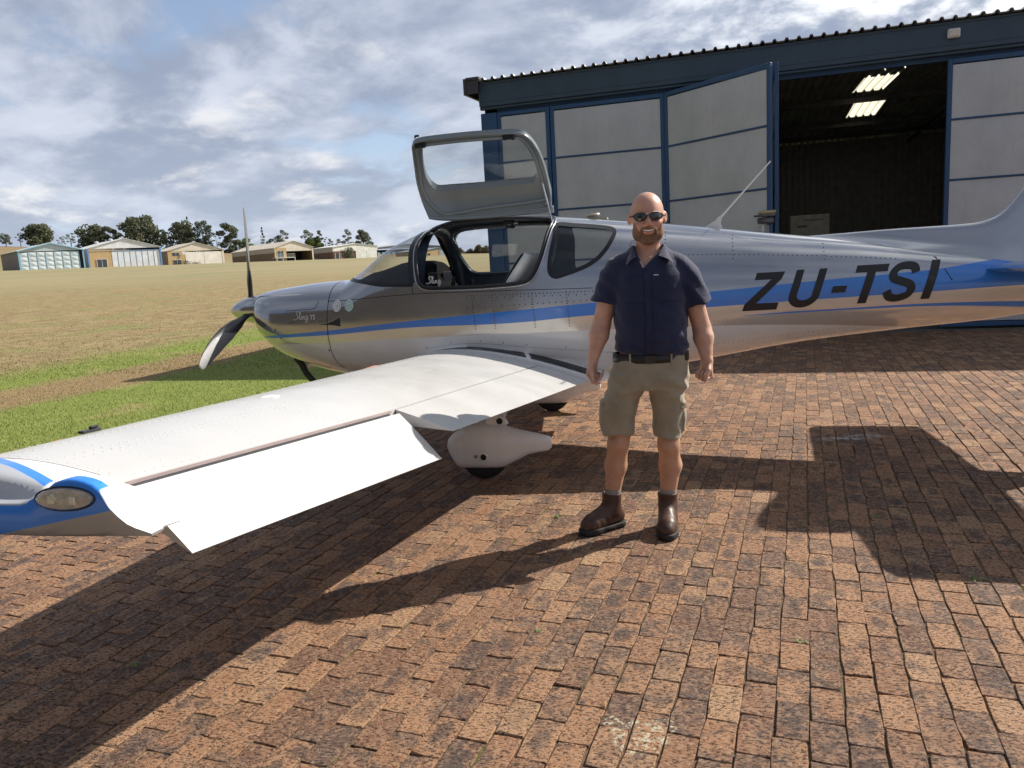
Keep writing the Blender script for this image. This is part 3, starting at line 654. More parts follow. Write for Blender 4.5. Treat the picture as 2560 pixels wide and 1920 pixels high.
# H3 cream
e = barn('cream_hangar', (-81.83, 190, 5.03), 13.9, 12, 3.5, 5.4, M_cream, M_creamR, sheet('gable_c', (.68, .61, .50)), 'cream hangar with white doors and a garden bed, third in the row', mside=M_bk1)
front(e, [('brick_wall', .1, 4.2, -.9, 3.5, M_bk2, .0), ('door_leaf', 4.3, 8.9, -.9, 3.1, sheet('door_cream', (.80, .76, .68)), -.01), ('door_leaf', 8.95, 13.5, -.9, 3.1, bpy.data.materials.get('door_cream') or M_cream, -.01), ('trim', 13.5, 13.95, -.9, 3.6, M_cream, -.06)])
for (x0, x1, z0, z1) in ((1.3, 2.8, 2.35, 3.1), (1.3, 3.1, -.1, 1.3)):
    w = MB(); w.box(((x0+x1)/2, -.06, (z0+z1)/2), (x1-x0, .05, z1-z0)); wn_ = w.build('window', M_win, e)
    w = MB(); w.box(((x0+x1)/2, -.10, (z0+z1)/2), (.06, .04, z1-z0)); w.box(((x0+x1)/2, -.1, z1+.04), (x1-x0+.1, .04, .08)); w.build('frame', M_trimw, wn_)
m = MB(); m.lathe((3.9, -.25, 2.9), (-.2, -1, .2), [(0, .06), (.1, .3), (.18, .45)], 16); m.build('satellite_dish', M_trimw, e)
# H4 tan brick with balcony, open bay
e = barn('tan_brick_hangar', (-60.32, 205, 4.37), 11.3, 27, 3.95, 5.7, M_bk1, M_creamR, M_cream, 'tan brick hangar with an open dark bay and a small balcony, fourth in the row', mside=M_bk1)
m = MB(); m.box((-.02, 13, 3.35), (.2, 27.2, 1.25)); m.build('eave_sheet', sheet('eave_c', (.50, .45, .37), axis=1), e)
front(e, [('brick_wall', .1, 3.4, -.9, 3.95, M_bk2, .0), ('trim', 10.9, 11.3, -.9, 4.0, M_cream, -.05), ('gable_sheet', 3.45, 10.9, 3.05, 3.95, M_cream, .0)])
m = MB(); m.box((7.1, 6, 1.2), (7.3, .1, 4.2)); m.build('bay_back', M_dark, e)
m = MB(); m.box((2.2, -1.0, 1.35), (5.4, 2.0, .14)); dk = m.build('balcony', M_trimw, e)
for x in (-.3, 1.4, 4.8): m = MB(); m.box((x, -1.9, .1), (.14, .14, 2.5)); m.build('post', M_trimw, dk)
m = MB(); m.box((2.2, -1.95, 2.35), (5.4, .06, .06)); m.box((2.2, -1.95, 1.6), (5.4, .05, .05))
for k in range(28): m.box((-.45+k*.196, -1.95, 1.95), (.03, .03, .8))
m.build('railing', plain('rail_cream', (.55, .5, .42), .6), dk)
for (x0, x1, z0, z1) in ((.9, 2.6, 1.5, 3.1), (.9, 2.6, -.9, 1.1)):
    w = MB(); w.box(((x0+x1)/2, -.06, (z0+z1)/2), (x1-x0, .05, z1-z0)); wn_ = w.build('window', M_win, e)
    w = MB()
    for x in (x0, (x0+x1)/2, x1): w.box((x, -.1, (z0+z1)/2), (.09, .04, z1-z0))
    w.build('frame', M_paleb, wn_)
w = MB(); w.box((-.05, 9.5, 2.4), (.1, .9, .8)); w.build('window', M_win, e)
# H5 flat white
e = barn('flat_white_hangar', (-52.63, 240, 4.1), 16.2, 15, 4.7, 5.6, M_bk3, sheet('roof_e', (.66, .68, .66)), sheet('gable_e', (.8, .8, .72)), 'long low white hangar with brown brick side, fifth in the row behind a small tree', mside=M_bk3)
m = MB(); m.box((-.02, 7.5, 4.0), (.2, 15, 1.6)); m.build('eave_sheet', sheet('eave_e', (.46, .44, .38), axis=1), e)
front(e, [('brick_wall', .1, 7.6, -.9, 3.4, M_bk3, .0), ('gable_sheet', .1, 16.1, 3.42, 4.7, sheet('front_e', (.82, .82, .74)), -.01), ('door_leaf', 8.0, 11.9, -.9, 3.4, sheet('door_e', (.76, .78, .73)), -.02), ('door_leaf', 12.0, 15.8, -.9, 3.4, bpy.data.materials['door_e'] if 'door_e' in bpy.data.materials else M_white, -.02)])
for x in (1.4, 4.4):
    w = MB(); w.box((x, -.06, 1.2), (1.5, .05, 3.2)); wn_ = w.build('window', M_win, e); w = MB(); w.box((x-.7, -.1, 1.2), (.12, .05, 3.3)); w.box((x+.7, -.1, 1.2), (.12, .05, 3.3)); w.build('frame', M_trimw, wn_)
w = MB(); w.box((-.06, 3.5, 1.1), (.1, 1.4, 1.6)); w.build('window', M_win, e)
for x in (5.5, 10.5):
    m = MB(); m.box((x, 6, 5.75), (1.5, 2.0, .4), bev=.1); m.build('roof_vent', M_wht, e)
# H6 / H7 grey ones beyond the cabin
e = barn('grey_hangar', (-54.0, 300, 4.7), 42, 16, 4.4, 5.9, M_grey, M_greyR, M_grey, 'long grey-roofed hangar just left of the cockpit windscreen')
front(e, [('window', 1.+k*2.4, 2.6+k*2.4, .6, 3.0, M_paleb, -.03) for k in range(14)])
e = barn('brown_hangar', (-23.04, 230, 3.35), 9.6, 16, 2.7, 3.4, M_bk2, M_greyR, M_grey, 'small tan hangar with grey door seen through the cockpit')
front(e, [('brick_wall', .1, 4.5, -.9, 2.6, M_bk2, -.0), ('door_leaf', 4.7, 9.3, -.9, 2.6, sheet('door_g', (.33, .38, .42)), -.01)])
w = MB(); w.box((.9, -.07, 1.1), (.9, .05, 1.4)); w.build('window', M_win, e)

# ---------------------------------------------------------------- trees
def leafmat(name, c1, c2):
    def f(t, b):
        g = t.node('NewGeometry'); o = t.node('TexCoord').outputs['Object']
        c = t.mix(g.outputs['Random Per Island'], c1, c2); c = t.mix(t.mapr(t.noise(o, .35, 4), .35, .65, 0, .5), c, tuple(q*.6 for q in c1))
        setp(t, b, c, .75, spec=.2)
        tr = t.node('BsdfTranslucent'); t.put(tr.inputs[0], c); mx = t.node('MixShader'); mx.inputs[0].default_value = .25
        t.put(mx.inputs[1], b.outputs[0]); t.put(mx.inputs[2], tr.outputs[0]); t.l.new(mx.outputs[0], t.n['Material Output'].inputs[0])
    return material(name, f)
L_gum = leafmat('gum_leaves', (.11, .13, .078), (.19, .21, .125)); L_dark = leafmat('dark_leaves', (.07, .09, .055), (.135, .155, .09)); L_lite = leafmat('bush_leaves', (.13, .18, .05), (.22, .27, .09)); L_con = leafmat('conifer_needles', (.045, .065, .045), (.08, .10, .065))
M_bark = plain('bark', (.16, .12, .09), .9)
def tree(name, x, y, ztop, zb, w, kind, label, mat, seed, n=1500, group='trees beyond the far hangars', cat='tree'):
    R = np.random.default_rng(seed); H = ztop-zb
    e = empty(name, (x, y, zb), label=label, cat=cat, group=group)
    cb = {'gum': .12, 'sparse': .2, 'con': .05, 'bush': .0, 'dense': .02}[kind]*H
    m = MB(); tr = max(.10, w*.028)
    limbs = []
    if kind != 'bush':
        top = Vector((R.normal(0, .04)*w, R.normal(0, .04)*w, H*.8)); m.tube([(0, 0, -.5), Vector((0, 0, H*.25))+top*.05, top*.6, top], [tr*1.3, tr, tr*.6, tr*.2], 7)
    cl = []
    if kind == 'con':
        k = 11
        for q in range(k):
            f = q/(k-1); rr = w*.5*(1-f)**.8*(.85+.3*R.random()); z = cb+(H-cb)*f
            for a in range(6): 
                th = R.random()*6.28; cl.append((math.cos(th)*rr*.6, math.sin(th)*rr*.6, z, max(rr*.45, .25), H*.045))
    else:
        k = {'gum': 13, 'sparse': 9, 'bush': 9, 'dense': 22}[kind]
        for q in range(k):
            th = q*2.4+R.random(); f = (q+.5)/k; zc = cb+(H-cb)*(.08+.84*f); prof_ = math.sqrt(max(.05, 1-((zc-cb)/(H-cb)*2-.85)**2*.85))
            rr = w*.5*prof_*R.uniform(.35, .85); s_ = {'gum': .20, 'sparse': .15, 'bush': .26, 'dense': .20}[kind]*w*R.uniform(.75, 1.2)
            c = (math.cos(th)*rr, math.sin(th)*rr, min(zc, H-s_*.55), s_, s_*.62); cl.append(c)
            if kind != 'bush' : m.tube([(0, 0, c[2]*.5), (c[0]*.5, c[1]*.5, c[2]*.78), c[:3]], [tr*.5, tr*.3, tr*.12], 5)
    if kind == 'bush': m.tube([(0, 0, -.4), (0, 0, H*.4)], tr*.7, 6)
    m.build('trunk', M_bark, e)
    # leaf clumps: small crossed faces on and in each clump
    cl = np.array(cl); per = n//len(cl); C = np.repeat(cl, per, 0); N = len(C)
    d = R.normal(size=(N, 3)); d /= np.linalg.norm(d, axis=1)[:, None]; rr = (.55+.5*R.random(N))[:, None]
    p = C[:, :3]+d*rr*np.stack([C[:, 3], C[:, 3], C[:, 4]], 1)
    s_ = (.085 if kind != 'con' else .06)*max(w, H*.4)*R.uniform(.35, 1.0, N)*.62
    a = R.normal(size=(N, 3)); a /= np.linalg.norm(a, axis=1)[:, None]; b_ = np.cross(a, R.normal(size=(N, 3))); b_ /= np.linalg.norm(b_, axis=1)[:, None]
    a *= s_[:, None]; b_ *= s_[:, None]*.55
    V = np.stack([p-a, p-b_*.9, p+a*.8, p+b_], 1).reshape(-1, 3); V[:, 2] = np.maximum(V[:, 2], .02)
    np_mesh('crown', V, np.arange(len(V)).reshape(-1, 4), mat, e)
    return e
TR = [(-183.5, 21.9, 18.5, 4.2, 'gum', 'small tree at the extreme left edge on the brown hill'), (-178.1, 22.2, 18.5, 3., 'sparse', 'thin small tree left of the broad tree on the brown hill'), (-171.2, 24.6, 18.0, 11.3, 'dense', 'broad dark rounded tree standing alone above the pale blue hangar'),
 (-163.0, 19.9, 17.0, 3.3, 'sparse', 'tiny tree to the right of the lone broad tree'), (-159.6, 21.0, 17.0, 4.6, 'sparse', 'sparse tree with gaps in front of the brown hill'), (-151.7, 23.4, 15.5, 10.8, 'dense', 'rounded dark tree just left of the roof vent of the white hangar'), (-144.9, 22.6, 15, 7.5, 'gum', 'lower dark tree between two larger ones above the white hangar'),
 (-133.8, 25.6, 13.5, 15.4, 'dense', 'largest broad dark tree right above the ridge of the white hangar'), (-124.7, 20.6, 13, 6, 'gum', 'low tree at the right foot of the largest tree'), (-118.3, 23.0, 12.5, 11.2, 'dense', 'wide dark tree above the cream hangar'), (-116.0, 24.2, 13, 3.9, 'con', 'pointed conifer poking out above the wide dark tree'),
 (-110.8, 23.2, 12, 7.4, 'dense', 'tall dense dark tree at the right end of the cream hangar'), (-106.0, 19.3, 11.8, 3.6, 'sparse', 'thin nearly bare tree between two dark trees'), (-101.1, 21.6, 9.5, 8.9, 'gum', 'tall gum tree in the gap left of the propeller'), (-95.6, 15.5, 10.5, 6.2, 'bush', 'pale green bush just left of the upright propeller blade'),
 (-89.0, 18.6, 10.5, 4.2, 'con', 'layered conifer just right of the propeller blade'), (-81.4, 18.2, 10.5, 4.6, 'gum', 'leaning tree above the left roof of the tan brick hangar'), (-83.6, 16.1, 10.5, 4.6, 'dense', 'short dark tree beside the leaning tree'), (-86.4, 15.0, 10.5, 4.6, 'bush', 'low dark bush between conifer and leaning tree'),
 (-72.4, 17.6, 9.5, 5.6, 'gum', 'medium gum tree above the ridge of the tan brick hangar'), (-71.0, 14.2, 9.5, 8.4, 'bush', 'wide bright green bush between the tan brick and flat white hangars'), (-68.0, 17.4, 9., 3., 'gum', 'narrow tall tree above the bright green bush'), (-66.0, 14.8, 9., 2.4, 'sparse', 'thin sparse tree right of the narrow tall one'), (-64.2, 13.9, 9., 2.6, 'gum', 'small tree above the left roof of the flat white hangar'),
 (-60.7, 13.6, 8.8, 3.6, 'gum', 'small tree left of the last pair of gum trees'), (-57.6, 17.2, 8.5, 4.6, 'gum', 'left tree of the pair behind the flat white hangar'), (-52.1, 16.4, 8, 6.8, 'gum', 'right, wider tree of the pair behind the flat white hangar')]
for k, (x, zt_, zb_, w_, kd, lb) in enumerate(TR):
    nm = {'con': 'conifer_tree', 'bush': 'bush', 'gum': 'gum_tree', 'sparse': 'sparse_tree', 'dense': 'broad_tree'}[kd]
    y_ = 290 if k != 10 else 296
    tree(nm, x*y_/290, y_, zt_, zb_-(3.0 if k > 4 else 1.2), w_, kd, lb, {'con': L_con, 'bush': L_lite if k != 18 else L_dark, 'gum': L_gum, 'sparse': L_gum, 'dense': L_gum if k in (2, 5, 7, 9) else L_dark}[kd], 50+k, n=5200 if w_ > 6 else (2600 if kd != 'sparse' else 700), cat='bush' if kd == 'bush' else 'tree')
tree('garden_tree', -46.6, 233, 8.35, 3.9, 4.9, 'dense', 'small dark tree growing in front of the flat white hangar', L_dark, 201, 1500, group=None)
for k, (x, y, w_, h, lb) in enumerate(((-79.8, 189, 1.9, .7, 'leftmost low garden bush by the cream hangar'), (-77.6, 190.0, 3.0, 1.2, 'larger dark garden bush under the cream hangar window'), (-75.6, 191.5, 2.4, .8, 'flat dark garden bush next to the hangar door'))):
    tree('garden_bush', x, y, terr(x, y)+h+.2, float(terr(x, y)), w_, 'bush', lb, L_dark, 300+k, 500, group='garden bushes by the cream hangar', cat='bush')
o = empty('far_scrub', (0, 0, 0)); bpy.data.objects.remove(o)
cl = []
R = np.random.default_rng(5); N = 9000
x = R.uniform(-24, 30, N); y = R.uniform(318, 330, N); hh = (2.2+1.2*np.sin(x*.5)+.8*np.sin(x*1.7+1))
p = np.stack([x, y, terr(x, y)+R.random(N)*np.maximum(hh, .8)], 1); a = R.normal(size=(N, 3))*.35; b_ = R.normal(size=(N, 3))*.25
V = np.stack([p-a, p-b_, p+a, p+b_], 1).reshape(-1, 3)
tag(np_mesh('scrub', V, np.arange(len(V)).reshape(-1, 4), leafmat('scrub_leaves', (.10, .085, .05), (.16, .13, .08))), 'row of low brown scrub at the far edge of the field', 'scrub', kind='stuff')

# ================================================================ the aeroplane
# local frame: x runs forwards, y to the left wing (towards the camera), z up; A(xa, y, z) takes x measured aft
PM = Vector((.08, 6.42, 0)); lat = Vector((-.26, -.9656, 0)).normalized(); aft = Vector((-lat.y, lat.x, 0))
plane = empty('light_aeroplane', PM, math.atan2(-aft.y, -aft.x), label='low-wing silver, white and blue light aeroplane with its cabin door raised', cat='aeroplane')
def A(x, y, z): return (-x, y, z)
def pchip(xs, ys):
    xs = np.array(xs, float); ys = np.array(ys, float); h = np.diff(xs); d = np.diff(ys)/h; m = np.zeros_like(ys)
    for i in range(1, len(xs)-1):
        if d[i-1]*d[i] > 0:
            w1 = 2*h[i]+h[i-1]; w2 = h[i]+2*h[i-1]; m[i] = (w1+w2)/(w1/d[i-1]+w2/d[i])
    m[0] = d[0]; m[-1] = d[-1]
    def f(x):
        x = np.clip(np.asarray(x, float), xs[0], xs[-1]); i = np.clip(np.searchsorted(xs, x)-1, 0, len(xs)-2)
        t_ = (x-xs[i])/h[i]; return (2*t_**3-3*t_**2+1)*ys[i]+(t_**3-2*t_**2+t_)*h[i]*m[i]+(-2*t_**3+3*t_**2)*ys[i+1]+(t_**3-t_**2)*h[i]*m[i+1]
    return f
f_zt = pchip([-2.37, -2.35, -2.2, -2.0, -1.7, -1.42, -1.30, -1.03, -.74, -.56, -.40, -.2, 0, .38, .5, .93, 1.23, 1.75, 2.08, 2.6, 3.2, 3.8, 4.5], [1.325, 1.338, 1.366, 1.388, 1.413, 1.424, 1.485, 1.672, 1.788, 1.838, 1.862, 1.868, 1.864, 1.836, 1.822, 1.765, 1.725, 1.645, 1.594, 1.515, 1.41, 1.305, 1.20])
f_zb = pchip([-2.37, -2.35, -2.28, -2.2, -2.12, -1.97, -1.7, -1.45, -.8, .6, 1.37, 1.57, 2.24, 2.9, 3.48, 3.8, 4.5], [1.05, 1.00, .925, .855, .80, .735, .65, .605, .56, .57, .645, .677, .782, .85, .90, .945, 1.06])
f_w = pchip([-2.37, -2.35, -2.27, -2.1, -1.8, -1.4, -1, -.5, .3, .9, 1.4, 2, 2.6, 3.2, 3.8, 4.5], [.17, .215, .295, .395, .47, .53, .56, .58, .57, .53, .47, .385, .30, .22, .14, .045])
f_zm = pchip([-2.44, -1.9, -1, 1, 2.5, 4.5], [1.15, 1.07, 1.09, 1.12, 1.16, 1.13])
f_nu = pchip([-2.44, -1.4, -.7, .6, 1.5, 4.5], [2.3, 2.5, 2.25, 2.3, 2.1, 2.0])
f_nl = pchip([-2.44, -1.8, -.8, 1, 2.5, 4.5], [2.3, 2.6, 3.4, 3.0, 2.3, 2.0])
def half(x, z, off=0.):
    zt, zb, w, zm = f_zt(x)+off, f_zb(x)-off, f_w(x)+off, f_zm(x)
    z = np.asarray(z, float)
    u = np.where(z > zm, (z-zm)/(zt-zm), (zm-z)/(zm-zb)); n = np.where(z > zm, f_nu(x), f_nl(x))
    return w*np.maximum(1-np.clip(u, 0, 1)**n, 0)**(1/n)
def section(x, n=96, off=0.):
    zt, zb, w, zm, nu, nl = f_zt(x)+off, f_zb(x)-off, f_w(x)+off, f_zm(x), f_nu(x), f_nl(x)
    out = []
    for k in range(n):
        a = 2*math.pi*k/n; c, s_ = math.cos(a), math.sin(a); nn = nu if s_ >= 0 else nl
        y = w*math.copysign(abs(c)**(2/nn), c); z = zm+((zt-zm) if s_ >= 0 else (zm-zb))*math.copysign(abs(s_)**(2/nn), s_)
        out.append(A(x, y, z))
    return out
def hull(x0, x1, step, off=0., n=96):
    m = MB(); k = max(2, int(round((x1-x0)/step))); rows = [section(x0+(x1-x0)*i/k, n, off) for i in range(k+1)]
    m.grid(rows, closed_v=True); e = len(rows); m.f.append(tuple(range(n))); m.f.append(tuple((e-1)*n+q for q in range(n-1, -1, -1))); m.m += [0, 0]
    return m
def cutter(poly, y0, y1): m = MB(); m.prism(poly, lambda u, v, d: A(u, d, v), y0, y1); return m
def tmp(m, mi=0):
    me = bpy.data.meshes.new('tmp'); me.from_pydata(m.v, [], m.f); bm = bmesh.new(); bm.from_mesh(me); bmesh.ops.recalc_face_normals(bm, faces=bm.faces); bm.to_mesh(me); bm.free()
    o = bpy.data.objects.new('tmp', me); COL.objects.link(o); return o
def boolean(a, ops):
    for b_, op in ops:
        md = a.modifiers.new('b', 'BOOLEAN'); md.object = b_; md.operation = op; md.solver = 'EXACT'
    dg = bpy.context.evaluated_depsgraph_get(); dg.update(); me = bpy.data.meshes.new_from_object(a.evaluated_get(dg))
    a.modifiers.clear(); return me
def kill(*obs):
    for o in obs: bpy.data.objects.remove(o, do_unlink=True)
def densify(poly, n=5, closed=True):
    out = []; P_ = list(poly); k = len(P_)
    for i in range(k if closed else k-1):
        p0, p1, p2, p3 = P_[(i-1) % k], P_[i], P_[(i+1) % k], P_[(i+2) % k]
        if not closed: p0 = P_[max(i-1, 0)]; p3 = P_[min(i+2, k-1)]
        for q in range(n):
            t_ = q/n; out.append(tuple(.5*((2*p1[c])+(-p0[c]+p2[c])*t_+(2*p0[c]-5*p1[c]+4*p2[c]-p3[c])*t_**2+(-p0[c]+3*p1[c]-3*p2[c]+p3[c])*t_**3) for c in (0, 1)))
    if not closed: out.append(P_[-1])
    return out
def inset(poly, d):
    P_ = [Vector(p) for p in poly]; n = len(P_); ar = sum(P_[i].x*P_[(i+1) % n].y-P_[(i+1) % n].x*P_[i].y for i in range(n)); sg = 1 if ar > 0 else -1; out = []
    for i in range(n):
        t_ = (P_[(i+1) % n]-P_[i-1]).normalized(); out.append(P_[i]+Vector((-t_.y, t_.x))*d*sg)
    return [tuple(p) for p in out]
def onhull(p, sgn=1, off=0.):
    y = float(half(p[0], p[1], off))
    if y < .13 and p[1] > 1.6:      # past the crown of the roof: stay on the roof beside the centre line
        zt, zm, nu, w = float(f_zt(p[0]))+off, float(f_zm(p[0])), float(f_nu(p[0])), float(f_w(p[0]))+off
        return A(p[0], sgn*.13, zm+(zt-zm)*(1-(.13/w)**nu)**(1/nu))
    return A(p[0], sgn*y, p[1])
def band(mb, outer, inner, off=.003, sgn=1):
    n = len(outer); mb.grid([[onhull(outer[i % n], sgn, off), onhull(inner[i % n], sgn, off)] for i in range(n+1)])
def hline(mb, pts, w=.0022, off=.0022, sgn=1):
    """a thin groove line lying on the hull"""
    P_ = [Vector(p) for p in pts]; rows = []
    for i, p in enumerate(P_):
        t_ = (P_[min(i+1, len(P_)-1)]-P_[max(i-1, 0)]).normalized(); nn = Vector((-t_.y, t_.x))*w
        rows.append([onhull(p+nn, sgn, off), onhull(p-nn, sgn, off)])
    mb.grid(rows)
def dome(mb, p, nrm, r=.0045, h=.0018):
    p = Vector(p); a = Vector(nrm).normalized(); u = a.orthogonal().normalized(); w = a.cross(u)
    vs = [p+(u*math.cos(k*math.pi/3)+w*math.sin(k*math.pi/3))*r for k in range(6)]+[p+a*h]
    mb.add(vs, [(k, (k+1) % 6, 6) for k in range(6)])
def seglen(pts, step):
    P_ = [Vector(p) for p in pts]; out = []; acc = 0
    for a, b_ in zip(P_[:-1], P_[1:]):
        L = (b_-a).length; k = max(1, int(L/step)); out += [a.lerp(b_, i/k) for i in range(k)]
    return out

# ---- paints
def curve(t, x, pts, x0=-2.6, x1=4.8, z0=.5, z1=1.5):
    n = t.node('FloatCurve'); c = n.mapping.curves[0]; c.points[0].location = ((pts[0][0]-x0)/(x1-x0), (pts[0][1]-z0)/(z1-z0)); c.points[1].location = ((pts[-1][0]-x0)/(x1-x0), (pts[-1][1]-z0)/(z1-z0))
    for a, b_ in pts[1:-1]: c.points.new((a-x0)/(x1-x0), (b_-z0)/(z1-z0))
    n.mapping.update(); t.put(n.inputs['Value'], t.mapr(x, x0, x1, 0, 1, False)); return t.math('ADD', t.math('MULTIPLY', n.outputs[0], z1-z0), z0)
SILVER, WHITE, BLUE = (.42, .435, .465), (.86, .86, .85), (.030, .23, .76)
def flake(t, o):
    return t.mapr(t.noise(o, 900, 1, .5), .3, .7, .9, 1.1)
def fpaint(t, b):
    o = t.node('TexCoord').outputs['Object']; s3 = t.sep(o); x = t.math('MULTIPLY', s3[0], -1); z = s3[2]
    e = .0012
    def above(c): return t.mapr(t.math('SUBTRACT', z, c), -e, e)
    def below(c): return t.math('SUBTRACT', 1., above(c))
    wl = curve(t, x, [(-2.6, .905), (-2.07, .908), (-1.49, .922), (-.89, .941), (.16, .958), (1.4, .958), (2.0, .942), (2.42, .917), (2.885, .876), (3.3, .80), (4.8, .55)])
    bt = curve(t, x, [(-2.6, .96), (-2.13, .983), (-1.48, 1.024), (-.71, 1.082), (.07, 1.128), (.72, 1.164), (1.6, 1.206), (2.35, 1.247), (3.08, 1.282), (3.5, 1.33), (4.8, 1.42)])
    bb = curve(t, x, [(-2.6, .945), (-2.13, .963), (-1.485, .986), (-.714, 1.03), (.065, 1.037), (.714, 1.073), (1.6, 1.094), (2.35, 1.114), (3.08, 1.13), (3.65, 1.146), (4.8, 1.17)])
    at = curve(t, x, [(-2.6, .9), (1.7, 1.012), (1.82, 1.021), (2.51, 1.038), (3.09, 1.046), (3.66, 1.032), (4.8, .98)])
    ab = curve(t, x, [(-2.6, .95), (1.7, 1.014), (1.82, 1.017), (2.51, 1.026), (3.09, 1.025), (3.66, .99), (4.8, .9)])
    mb_ = t.math('MULTIPLY', above(bb), below(bt)); ma = t.math('MULTIPLY', t.math('MULTIPLY', above(ab), below(at)), t.mapr(x, 1.78, 1.80))
    blue = t.math('MAXIMUM', mb_, ma); white = below(wl)
    sil = t.mix(t.mapr(t.noise(o, 1.5, 3), .3, .7), (.38, .39, .42), (.43, .445, .475)); sil = t.mix(below(bb), sil, (.74, .70, .645))
    c = t.mix(white, sil, WHITE); c = t.mix(blue, c, BLUE)
    met = t.math('MULTIPLY', t.math('SUBTRACT', 1., t.math('MAXIMUM', white, blue)), t.math('SUBTRACT', .82, t.math('MULTIPLY', below(bb), .42)))
    dirt = t.mapr(t.noise(o, 5, 5, .65), .35, .8, 0, .12); c = t.mix(dirt, c, (.3, .25, .2))
    setp(t, b, c, t.mapr(t.noise(o, 3.5, 4), .3, .7, .11, .18), met, spec=.5, coat=.7, coat_rough=.06, normal=t.bump(t.noise(t.mapping(o, scale=(1, 1, 1.6)), 2.1, 2, .4), .05, .05))
M_paint = material('aeroplane_paint', fpaint)
def fwhite(t, b):
    o = t.node('TexCoord').outputs['Object']; c = t.mix(t.mapr(t.noise(o, 2.5, 5, .6), .4, .75, 0, .25), WHITE, (.68, .66, .62))
    setp(t, b, c, t.mapr(t.noise(o, 6, 3), .3, .7, .24, .36), 0, spec=.5, coat=.35, coat_rough=.1, normal=t.bump(t.noise(o, 2.6, 2, .4), .04, .04))
M_wh = material('white_gloss', fwhite)
M_sil = material('silver_gloss', lambda t, b: setp(t, b, SILVER, .25, .8, coat=.6, coat_rough=.08))
M_blu = material('blue_gloss', lambda t, b: setp(t, b, BLUE, .25, 0, coat=.8, coat_rough=.05))
M_seal = plain('black_seal', (.012, .013, .016), .35, spec=.5); M_cabin = plain('cabin_lining', (.030, .045, .066), .38, var=.2, spec=.5); M_trim = material('door_lining', lambda t, b: setp(t, b, t.mix(t.noise(t.node('TexCoord').outputs['Object'], 4, 4), (.17, .21, .235), (.24, .285, .31)), .28, .1, spec=.5, coat=.5, coat_rough=.12, normal=t.bump(t.noise(t.node('TexCoord').outputs['Object'], 5, 2, .4), .25, .03)))
M_rub = plain('rubber', (.018, .018, .018), .8); M_blk = plain('black_letter', (.012, .012, .013), .4); M_line = plain('panel_gap', (.02, .02, .022), .7)
def glassmat(name, tint, refl=1.0, rough=.02):
    def f(t, b):
        tr = t.node('BsdfTransparent'); tr.inputs[0].default_value = (*tint, 1); gl = t.node('BsdfGlossy'); gl.inputs['Roughness'].default_value = rough
        g_ = t.node('NewGeometry'); dt = t.node('VectorMath', operation='DOT_PRODUCT'); t.put(dt.inputs[0], g_.outputs['Normal']); t.put(dt.inputs[1], g_.outputs['Incoming'])
        fr_ = t.math('ADD', t.math('MULTIPLY', t.math('POWER', t.math('SUBTRACT', 1., t.math('ABSOLUTE', dt.outputs['Value']), clamp=True), 5.), .9), .045); mx = t.node('MixShader'); t.put(mx.inputs[0], t.math('MULTIPLY', fr_, refl)); t.put(mx.inputs[1], tr.outputs[0]); t.put(mx.inputs[2], gl.outputs[0])
        t.l.new(mx.outputs[0], t.n['Material Output'].inputs[0])
    return material(name, f)
M_glass = glassmat('perspex', (.955, .96, .96)); M_glassT = glassmat('tinted_perspex', (.93, .94, .94))

# ---- outlines on the side of the cabin, (x aft, z)
DOOR = densify([(-.50, 1.84), (-.59, 1.808), (-.665, 1.748), (-.694, 1.66), (-.682, 1.55), (-.655, 1.427), (-.632, 1.365), (-.567, 1.332), (-.40, 1.325), (-.169, 1.323), (.02, 1.328), (.153, 1.335), (.236, 1.355), (.285, 1.41), (.317, 1.484), (.342, 1.571), (.372, 1.721), (.386, 1.775), (.375, 1.806), (.30, 1.820), (.1, 1.838), (-.2, 1.85), (-.4, 1.85)], 4)
DWINL = densify([(-.47, 1.725), (-.56, 1.70), (-.605, 1.63), (-.60, 1.54), (-.575, 1.45), (-.55, 1.40), (-.49, 1.378), (-.169, 1.372), (.12, 1.382), (.20, 1.41), (.245, 1.49), (.275, 1.59), (.285, 1.67), (.26, 1.71), (.2, 1.722), (-.15, 1.735)], 4)
DWIN = densify([(-.50, 1.78), (-.60, 1.73), (-.625, 1.66), (-.60, 1.56), (-.555, 1.47), (-.52, 1.435), (-.45, 1.42), (-.169, 1.418), (.12, 1.43), (.19, 1.455), (.225, 1.52), (.26, 1.62), (.285, 1.72), (.27, 1.765), (.2, 1.78), (-.15, 1.79)], 4)
RWIN = densify([(.416, 1.772), (.562, 1.762), (.746, 1.738), (.84, 1.718), (.877, 1.69), (.876, 1.644), (.834, 1.558), (.778, 1.488), (.706, 1.436), (.604, 1.395), (.514, 1.368), (.455, 1.353), (.41, 1.367), (.385, 1.406), (.381, 1.465), (.39, 1.553), (.405, 1.66)], 4)
RWIN_IN = inset(RWIN, .030)
WS_SIDE = densify([(-1.40, 1.43), (-1.30, 1.418), (-1.226, 1.408), (-1.163, 1.397), (-1.095, 1.385), (-1.014, 1.370), (-.94, 1.362), (-.81, 1.357), (-.690, 1.360), (-.698, 1.44), (-.712, 1.553), (-.728, 1.663), (-.715, 1.76)], 3, closed=False)
WS = WS_SIDE+[(-.68, 1.86), (-.66, 2.1), (-1.5, 2.1), (-1.5, 1.46)]

